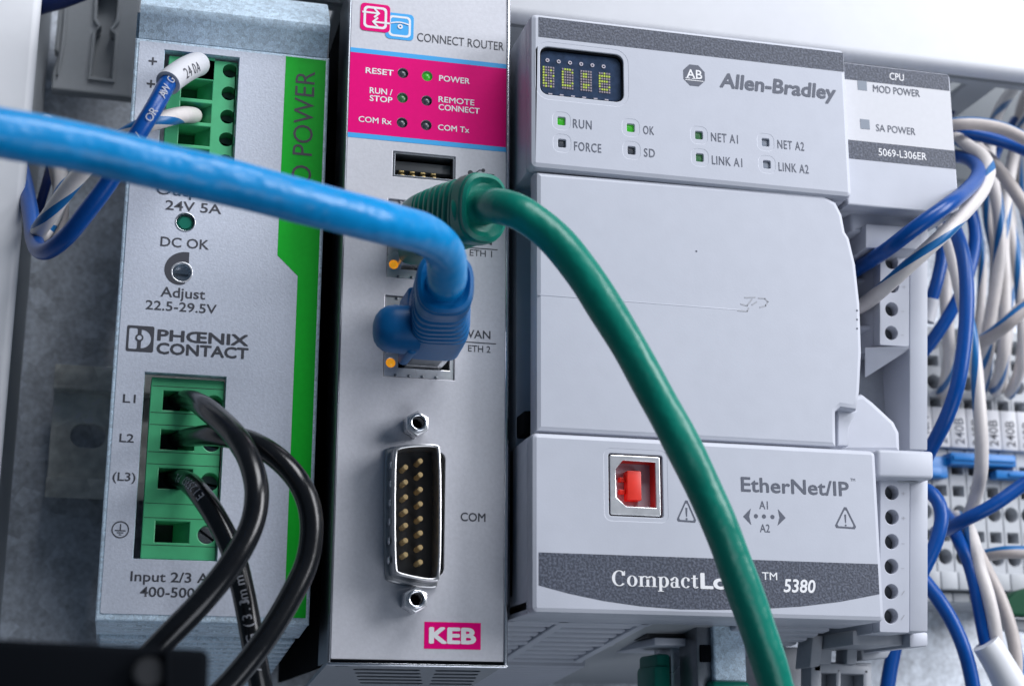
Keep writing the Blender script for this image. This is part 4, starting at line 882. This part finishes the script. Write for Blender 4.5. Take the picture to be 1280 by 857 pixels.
# rear locking foot of the controller
FYp = 24
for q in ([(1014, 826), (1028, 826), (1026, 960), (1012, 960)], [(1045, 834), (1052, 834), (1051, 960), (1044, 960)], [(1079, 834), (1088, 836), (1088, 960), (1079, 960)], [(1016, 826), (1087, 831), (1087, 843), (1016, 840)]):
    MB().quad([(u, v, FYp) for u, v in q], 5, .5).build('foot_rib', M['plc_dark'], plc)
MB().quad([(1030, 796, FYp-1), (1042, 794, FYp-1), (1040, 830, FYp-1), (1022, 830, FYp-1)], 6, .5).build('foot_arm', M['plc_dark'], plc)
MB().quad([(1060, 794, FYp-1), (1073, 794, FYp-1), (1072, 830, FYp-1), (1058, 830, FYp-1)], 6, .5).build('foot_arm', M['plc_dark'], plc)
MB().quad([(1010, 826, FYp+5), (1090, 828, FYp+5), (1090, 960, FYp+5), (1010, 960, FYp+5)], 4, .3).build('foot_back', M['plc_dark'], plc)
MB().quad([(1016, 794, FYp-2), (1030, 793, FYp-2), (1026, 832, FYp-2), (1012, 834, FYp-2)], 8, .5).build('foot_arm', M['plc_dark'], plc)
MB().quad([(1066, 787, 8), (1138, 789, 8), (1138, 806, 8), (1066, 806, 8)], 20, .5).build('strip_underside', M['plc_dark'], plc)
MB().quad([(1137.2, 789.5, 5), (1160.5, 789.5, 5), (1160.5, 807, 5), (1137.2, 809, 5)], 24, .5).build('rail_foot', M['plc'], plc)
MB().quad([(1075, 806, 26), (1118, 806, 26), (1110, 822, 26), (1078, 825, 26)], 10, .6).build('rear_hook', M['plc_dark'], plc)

# black mains wires in the lower green block
def mains(label, pts, r=2.15):
    r_ = r; r = lambda f: r_*(.76+.24*min(1, max(0, f*5-.2)))
    return tube('mains_wire', pts, r, M['wire_black'], None, 20, wob=.01, step=1.1)
def tagw(o, label): return tag(o, label, 'wire', 'black mains wires of the power supply')
o, p1_ = mains('', [at(216, 500, 19), at(226, 499, 12), at(240, 500, 5), at(262, 514, -7), at(292, 542, -15), at(312, 575, -20), at(321, 615, -23), at(315, 655, -24), at(292, 700, -25), at(255, 748, -25), at(215, 790, -24), at(165, 840, -22), at(110, 890, -20)])
tagw(o, 'black wire looping out of the top slot L1 and crossing over its neighbour'); W_L1 = o
o, p2_ = mains('', [at(216, 550, 19), at(226, 548, 12), at(244, 545, 4), at(275, 544, -6), at(315, 553, -12), at(352, 577, -16), at(378, 610, -18), at(389, 648, -18), at(384, 700, -18), at(362, 748, -19), at(330, 800, -20), at(290, 850, -20), at(240, 900, -20)], 2.1)
tagw(o, 'black wire from slot L2 making the widest loop over the green stripe')
o, p3_ = mains('', [at(211, 599, 19), at(221, 598, 12), at(233, 601, 6), at(250, 617, -3), at(272, 650, -7), at(291, 690, -9), at(303, 735, -10), at(312, 780, -10), at(321, 830, -9), at(330, 880, -7), at(338, 930, -5)], 2.1)
W3 = tagw(o, 'black printed wire from slot L3 hanging straight down behind the other two')
text_on_tube('E125353  PL', p3_[::-1], 2.1, sum((p3_[i+1]-p3_[i]).length for i in range(len(p3_)-1))-27, 1.6, M['faint_ink'], W3, roll=-.15)
text_on_tube('AWG (3.31mm²', p3_[::-1], 2.1, sum((p3_[i+1]-p3_[i]).length for i in range(len(p3_)-1))-60, 1.7, M['faint_ink'], W3, roll=-.1)

# ================================================================== thin control wires
def wire(label, pts, r=1.65, kind='blue', group=None, twist=.10, phase=0.0, stripe=3, name='control_wire', Y=None):
    r *= .92
    P = [at(p[0], p[1], p[2] if len(p) > 2 else Y) for p in pts]
    if kind == 'white': mats, st = [M['wire_white'], M['wire_stripe']], stripe
    elif kind == 'beige': mats, st = [M['wire_beige'], M['wire_stripe']], stripe
    else: mats, st = [M['wire_'+kind]], 0
    path = spline(P, 1.2); me = tube_mesh(path, r, 18, twist*1.7, st, .008, phase)
    o = link_mesh(name, me, mats, None, 60)
    tag(o, label, 'wire', group); return o, path
GL = 'thin wires at the power supply output'
o, pw = wire('blue wire with a white number sleeve looping from the top output slot to the left', [(252, 80, 19), (240, 82, 10), (228, 88, -2), (213, 99, -11), (192, 136, -15), (165, 180, -15), (136, 228, -12), (110, 263, -9), (84, 295, -5), (62, 312, 0), (50, 313, 5), (43, 300, 12), (38, 265, 22), (30, 225, 34), (18, 180, 46), (5, 140, 56)], 1.85, 'blue', GL)
WB = o
text_on_tube('1000V  OR  AWG', [q for q in pw][::-1], 1.85, sum((pw[i+1]-pw[i]).length for i in range(len(pw)-1))-58, 1.5, M['faint_ink'], WB, roll=.1)
text_on_tube('E331  SEW', [q for q in pw][::-1], 1.85, sum((pw[i+1]-pw[i]).length for i in range(len(pw)-1))-33, 1.5, M['faint_ink'], WB, roll=.1)
sp_ = [at(247, 80.5, 4), at(240, 83, -3), at(229, 89, -7.5), at(215, 99, -11), at(210, 104, -12)]
o, ps_ = tube('number_sleeve', sp_, 2.45, M['marker'], None, 24, step=.6)
tag(o, 'white sleeve printed 240A pushed over the blue wire at the top output slot', 'wire marker')
text_on_tube('240A', ps_[::-1], 2.45, 2.6, 2.0, M['ink'], o, roll=.3)
wire('white wire with a blue tracer from the third output slot, bending to the left', [(246, 146, 19), (240, 144, 8), (226, 144, -3), (205, 149, -8), (180, 157, -9), (148, 175, -6), (112, 205, -2), (82, 240, 2), (60, 272, 6), (49, 287, 10), (52, 292, 16), (62, 280, 24), (74, 252, 34), (76, 220, 44), (66, 190, 54), (50, 165, 64)], 1.8, 'white', GL, .13, 1.2)
wire('beige wire with a blue tracer in the shadow behind the left loop', [(58, 150, 60), (66, 195, 52), (74, 235, 46), (78, 262, 40), (74, 282, 34), (66, 296, 30), (58, 300, 34), (48, 290, 44), (38, 260, 58)], 1.6, 'beige', GL, .1)
wire('thin navy wire crossing the dark gap beside the left duct', [(28, 16, 66), (50, 8, 62), (78, 0, 58), (110, -12, 54)], 2.2, 'navy')
wire('dark navy wire beside the beige one behind the left loop', [(70, 165, 70), (64, 205, 62), (60, 222, 58), (52, 250, 60), (40, 290, 66)], 1.2, 'navy')

GR = 'control wires at the right of the controller'
wire('blue wire leaving the upper strip highest, curling back behind the processor panel', [(1058, 345, 12), (1076, 333, 4), (1110, 311, -9), (1144, 285, -14), (1178, 261, -15), (1206, 240, -8), (1222, 221, 4), (1219, 205, 22), (1205, 197, 32), (1180, 193, 40)], 1.8, 'blue', GR)
wire('white wire with blue tracer leaving the upper strip below the blue one', [(1062, 388, 12), (1080, 380, 6), (1110, 356, -4), (1144, 325, -9), (1180, 292, -11), (1208, 263, -7), (1229, 236, 3), (1236, 213, 12), (1228, 195, 22), (1210, 182, 30), (1186, 166, 38)], 1.75, 'white', GR, .075, 2.2)
wire('grey white wire arching level out from behind the processor panel, uppermost', [(1170, 160, 34), (1195, 155, 30), (1225, 155, 28), (1254, 161, 27), (1282, 174, 26), (1320, 195, 26)], 1.75, 'beige', GR, .0, 4.0)
wire('blue wire arching level out just under the uppermost grey one', [(1168, 160, 40), (1196, 164, 35), (1228, 170, 33), (1260, 179, 32), (1285, 189, 31), (1320, 206, 31)], 1.8, 'blue', GR)
wire('white wire with blue tracer dropping from the duct right of the panel corner', [(1280, 95, 62), (1266, 112, 58), (1250, 136, 52), (1241, 162, 47), (1237, 190, 45), (1241, 225, 44), (1248, 265, 43), (1250, 310, 43), (1246, 350, 44), (1240, 385, 46), (1234, 420, 50), (1230, 448, 56), (1226, 480, 66)], 1.75, 'white', GR, .10, .6)
wire('white wire at the right frame edge falling from the duct finger', [(1300, 125, 60), (1280, 155, 54), (1268, 190, 50), (1260, 235, 48), (1255, 280, 47), (1254, 310, 47), (1256, 350, 47), (1256, 395, 48), (1254, 440, 51), (1249, 470, 57), (1244, 488, 68)], 1.75, 'white', GR, .09, 3.1)
wire('beige wire slanting down to the right frame edge from the crossing', [(1222, 185, 40), (1240, 202, 36), (1256, 222, 34), (1273, 246, 33), (1290, 275, 33), (1300, 320, 34)], 1.8, 'beige', GR, .0, 3.3)
wire('white wire with long tracer bending just inside the right frame edge', [(1252, 235, 60), (1258, 265, 57), (1266, 300, 55), (1273, 340, 54), (1277, 380, 54), (1279, 420, 54), (1276, 455, 57), (1268, 480, 64), (1262, 492, 70)], 1.7, 'white', GR, .085, 1.9)
wire('white wire hanging between two others into the fourth terminal from the left', [(1228, 205, 56), (1233, 245, 54), (1237, 280, 53), (1244, 315, 52), (1243, 360, 52), (1240, 400, 52), (1235, 440, 55), (1231, 470, 61), (1226, 490, 70)], 1.7, 'white', GR, .06, 4.4)
wire('front blue wire bowing down past the white ones, largest of the blue bends', [(1160, 245, 32), (1176, 262, 26), (1192, 284, 20), (1203, 315, 16), (1208, 350, 14), (1208, 395, 13), (1204, 440, 13), (1196, 485, 14), (1183, 522, 17), (1168, 552, 21), (1150, 585, 26)], 1.85, 'blue', GR)
wire('blue printed wire curving behind the largest blue bend', [(1206, 245, 44), (1215, 268, 41), (1219, 292, 40), (1216, 320, 40), (1207, 352, 40), (1193, 382, 41), (1176, 410, 43), (1158, 435, 46), (1140, 455, 50)], 1.75, 'blue', GR)
wire('short blue wire ending in a pale ferrule beside the long grey rail', [(1190, 270, 42), (1180, 296, 40), (1177, 325, 39), (1171, 352, 39), (1164, 376, 40)], 1.75, 'blue', GR)
o, _ = tube('ferrule', [at(1164.5, 374, 40), at(1162, 386, 40.5), at(1158, 402, 41)], 1.95, M['marker'], None, 20, step=.6); tag(o, 'pale ferrule on the end of the short blue wire', 'ferrule')
wire('long white wire with blue tracer passing in front of both terminal rows', [(1172, 270, 38), (1184, 297, 34), (1194, 335, 31), (1203, 375, 29), (1213, 415, 28), (1220, 460, 28), (1224, 505, 28), (1227, 550, 29), (1226, 590, 32), (1219, 622, 37), (1209, 648, 46), (1202, 662, 58)], 1.75, 'white', GR, .075, .3)
wire('white wire beside the long grey rail, entering the leftmost visible terminal', [(1186, 285, 50), (1183, 325, 49), (1182, 370, 49), (1185, 415, 50), (1186, 450, 54), (1182, 476, 62), (1178, 492, 72)], 1.75, 'white', GR, .09, 5.0)
wire('grey beige wire crossing the terminals diagonally from the right frame edge', [(1310, 365, 33), (1282, 383, 34), (1260, 403, 36), (1240, 419, 42), (1222, 430, 52), (1205, 437, 66)], 2.0, 'beige', GR, .04, .5, 2)
wire('navy wire slanting up into the duct just right of the panel corner', [(1180, 150, 58), (1196, 128, 56), (1214, 108, 56), (1236, 85, 60)], 1.5, 'navy', GR)
wire('thin blue wire dipping behind the crossing of the two pale ones', [(1268, 150, 58), (1257, 170, 55), (1247, 190, 52), (1238, 215, 52), (1232, 250, 54)], 1.3, 'blue', GR)
wire('beige wire from the duct at the far right, behind the white one', [(1290, 100, 72), (1276, 135, 68), (1271, 180, 66), (1274, 230, 64), (1284, 280, 62), (1296, 330, 60)], 1.5, 'beige', GR, .06, .9)
wire('thin white wire hanging between the two whites nearest the frame edge', [(1262, 215, 66), (1263, 260, 64), (1266, 310, 63), (1264, 360, 63), (1261, 410, 63), (1256, 455, 66), (1252, 488, 74)], 1.4, 'white', GR, .09, 5.5)
wire('thin white wire furthest back in the middle of the right bundle', [(1214, 250, 70), (1222, 290, 68), (1228, 330, 67), (1226, 380, 67), (1220, 425, 70), (1210, 470, 76)], 1.4, 'white', GR, .08, 2.9)
GLo = 'control wires below the terminal labels'
wire('blue printed wire running diagonally down left over the lower terminal row', [(1310, 586, 22), (1278, 606, 24), (1240, 632, 26), (1205, 650, 30), (1186, 660, 36), (1170, 665, 46)], 1.75, 'blue', GLo)
wire('blue wire hooking round beside the grey rail below its tab', [(1148, 610, 26), (1160, 613, 24), (1172, 625, 22), (1177, 645, 21), (1173, 668, 21), (1164, 692, 22), (1150, 720, 24)], 1.75, 'blue', GLo)
wire('blue wire descending from the lower terminals into the white sheath', [(1180, 640, 60), (1190, 656, 48), (1200, 678, 40), (1211, 702, 36), (1220, 735, 34), (1226, 768, 34), (1232, 800, 34), (1240, 830, 34)], 1.8, 'blue', GLo)
wire('white wire with blue tracer descending into the white sheath, beside the blue one', [(1196, 645, 58), (1208, 655, 46), (1217, 678, 38), (1224, 708, 34), (1234, 740, 32), (1242, 775, 32), (1246, 805, 33), (1250, 824, 33.5)], 1.75, 'white', GLo, .05, 2.6)
wire('beige wire bowing outward right of the white sheath', [(1222, 690, 46), (1233, 712, 42), (1246, 738, 40), (1258, 768, 39), (1267, 800, 39), (1273, 835, 39), (1276, 880, 39)], 1.75, 'beige', GLo, .07, 1.0)
wire('pale wire leaving level to the right across the lowest round holes', [(1215, 699, 62), (1232, 694, 52), (1256, 690, 47), (1285, 690, 45), (1320, 692, 45)], 1.7, 'beige', GLo, .0, 4.2)
wire('blue wire sweeping down over bare panel below the grey rail', [(1138, 705, 40), (1156, 726, 38), (1174, 750, 36), (1191, 778, 35), (1204, 808, 34), (1213, 840, 34), (1220, 880, 34)], 1.85, 'blue', GLo)
wire('short blue wire showing below the foot of the controller', [(1125, 780, 44), (1119, 806, 44), (1113, 835, 44), (1106, 880, 44)], 1.9, 'blue', GLo)
P = [at(1232, 803, 33), at(1240, 815, 33), at(1250, 832, 33), at(1264, 858, 33), at(1285, 900, 33)]
o, _ = tube('cable_sheath', P, lambda f: 3.2+.5*min(1, f*2), M['cover'], None, 26, wob=.02); tag(o, 'white cable sheath swallowing the wires in the bottom right corner', 'cable sheath')

# ================================================================== terminal blocks at the right
TY = 72.0
def tz(v): return at(1230, v, TY).z
cxs = [at(u, 540, TY).x for u in (1193, 1214, 1235, 1256, 1277)]
pitch = (cxs[4]-cxs[0])/4; X0 = cxs[0]-2*pitch
zr = dict(top=tz(413), bot=tz(752), m1=tz(563), m0=tz(514), r1=tz(433), s1=tz(455), r2=tz(481), s2=tz(506), h3=tz(588), s3=tz(615), r3=tz(642), s4=tz(671), r4=tz(697))
hr = pitch*.40; hs = pitch*.33
first = None
texts = ['240A', '240A', '240B', '240B', '240B', '240B', '240B', '240B']
words = ['terminal block nearest the grey rail, mostly hidden, marked 240A', 'terminal block marked 240A just right of the grey rail', 'leftmost terminal block marked 240B, partly behind the largest blue bend', 'second terminal block marked 240B counting from the left', 'terminal block marked 240B behind the long white wire', 'terminal block marked 240B right of the long white wire', 'terminal block marked 240B next to the right frame edge', 'terminal block cut off by the right frame edge']
for k in range(8):
    x = X0+k*pitch; g_ = .12
    t = thing('terminal_block', words[k], 'terminal block', (x, 88, zr['bot']), 'terminal blocks on the rail')
    if first is None:
        first = []
        hol = [circ(x, zr[n_], hr, 18) for n_ in ('r1', 'r2', 'r3', 'r4')] + [rrect(x-hs, x+hs, zr[n_]-hs*.85, zr[n_]+hs*.85, .2) for n_ in ('s1', 's2', 'h3', 's3', 's4')]
        first.append(Pl('body', M['tblock'], t, rrect(x-pitch/2+g_, x+pitch/2-g_, tz(720), zr['top'], .4), hol, TY, 10, .15))
        first.append(MB().box(x-pitch/2+g_+.1, x+pitch/2-g_-.1, TY+10.05, TY+30, zr['bot'], zr['top']-.3, .2).build('rear', M['plc_dark'], t))
        first.append(MB().box(x-pitch/2+g_, x+pitch/2-g_, TY-1.5, TY+10, tz(738), tz(716), .3).box(x-pitch/2+g_, x+pitch/2-g_, TY+2, TY+10, tz(752), tz(740), .3).build('foot_ledge', M['tblock'], t))
        mk = MB().box(x-pitch/2+.08, x+pitch/2-.08, TY-2.2, TY-.05, zr['m0']*.5+zr['m1']*.5-abs(zr['m0']-zr['m1'])/2, zr['m0']*.5+zr['m1']*.5+abs(zr['m0']-zr['m1'])/2, .25).build('marker', M['marker'], t); first.append(mk)
    else:
        for f in first:
            c = f.copy(); col.objects.link(c); c.parent = t; WL[c.name] = WL[f.name]+Vector((pitch*k, 0, 0)); last_ = c
        mk = last_
    zlo = min(zr['m0'], zr['m1'])
    text_xy(texts[k], x+pitch*.30, zlo+.9, abs(zr['m0']-zr['m1'])*.66, pitch*.52, TY-2.25, M['ink'] if k > 2 else M['grey_ink'], mk, bold=.05, up=True)
br = thing('jumper_bridge', 'long bright blue jumper bar plugged in under the terminal labels', 'jumper bar', at(1225, 576, TY), 'blue jumper bars')
a, b_ = at(1183.5, 566, TY-3), at(1266, 587, TY-3)
MB().box(a.x, b_.x, TY-5, TY-.1, b_.z+.4, a.z, .4).build('bar', M['bridge'], br); MB().box(a.x+.5, b_.x-.5, TY-5.6, TY-5.02, b_.z+1.4, a.z-.8, .25).build('bar_face', M['bridge'], br)
br = thing('jumper_bridge', 'darker blue jumper bar end tucked beside the grey rail tab', 'jumper bar', at(1165, 580, TY), 'blue jumper bars')
a, b_ = at(1140, 570, TY-1), at(1181, 599, TY-1)
MB().box(a.x, b_.x, TY-3, TY-.2, b_.z, a.z, .4).build('bar', M['bridge'], br); MB().box(a.x, b_.x-2, TY-3.5, TY-3.02, b_.z+.4, a.z-3, .2).build('bar_face', M['bridge'], br)
br = thing('jumper_bridge', 'lower blue jumper bar running out of frame at the right', 'jumper bar', at(1262, 596, TY), 'blue jumper bars')
a, b_ = at(1240, 588, TY-2), at(1330, 603, TY-2)
MB().box(a.x, b_.x, TY-4, TY-.2, b_.z, a.z, .4).build('bar', M['bridge'], br); MB().box(a.x+3.5, b_.x-1, TY-4.6, TY-4.02, b_.z+.5, a.z-.7, .2).build('bar_face', M['bridge'], br)
eb = thing('earth_terminal', 'dark green earth terminal low at the right frame edge', 'terminal', at(1270, 755, 60))
Pl('body', M['earth'], eb, px_loop([(1252, 768), (1258, 750), (1272, 738), (1290, 733), (1320, 733), (1320, 772)], 62)[::-1], (), 62, 5, .6)
MB().quad([(1254, 771, 66), (1320, 775, 66), (1320, 790, 66), (1256, 786, 66)], 6, .6).build('foot', M['tblock'], eb)
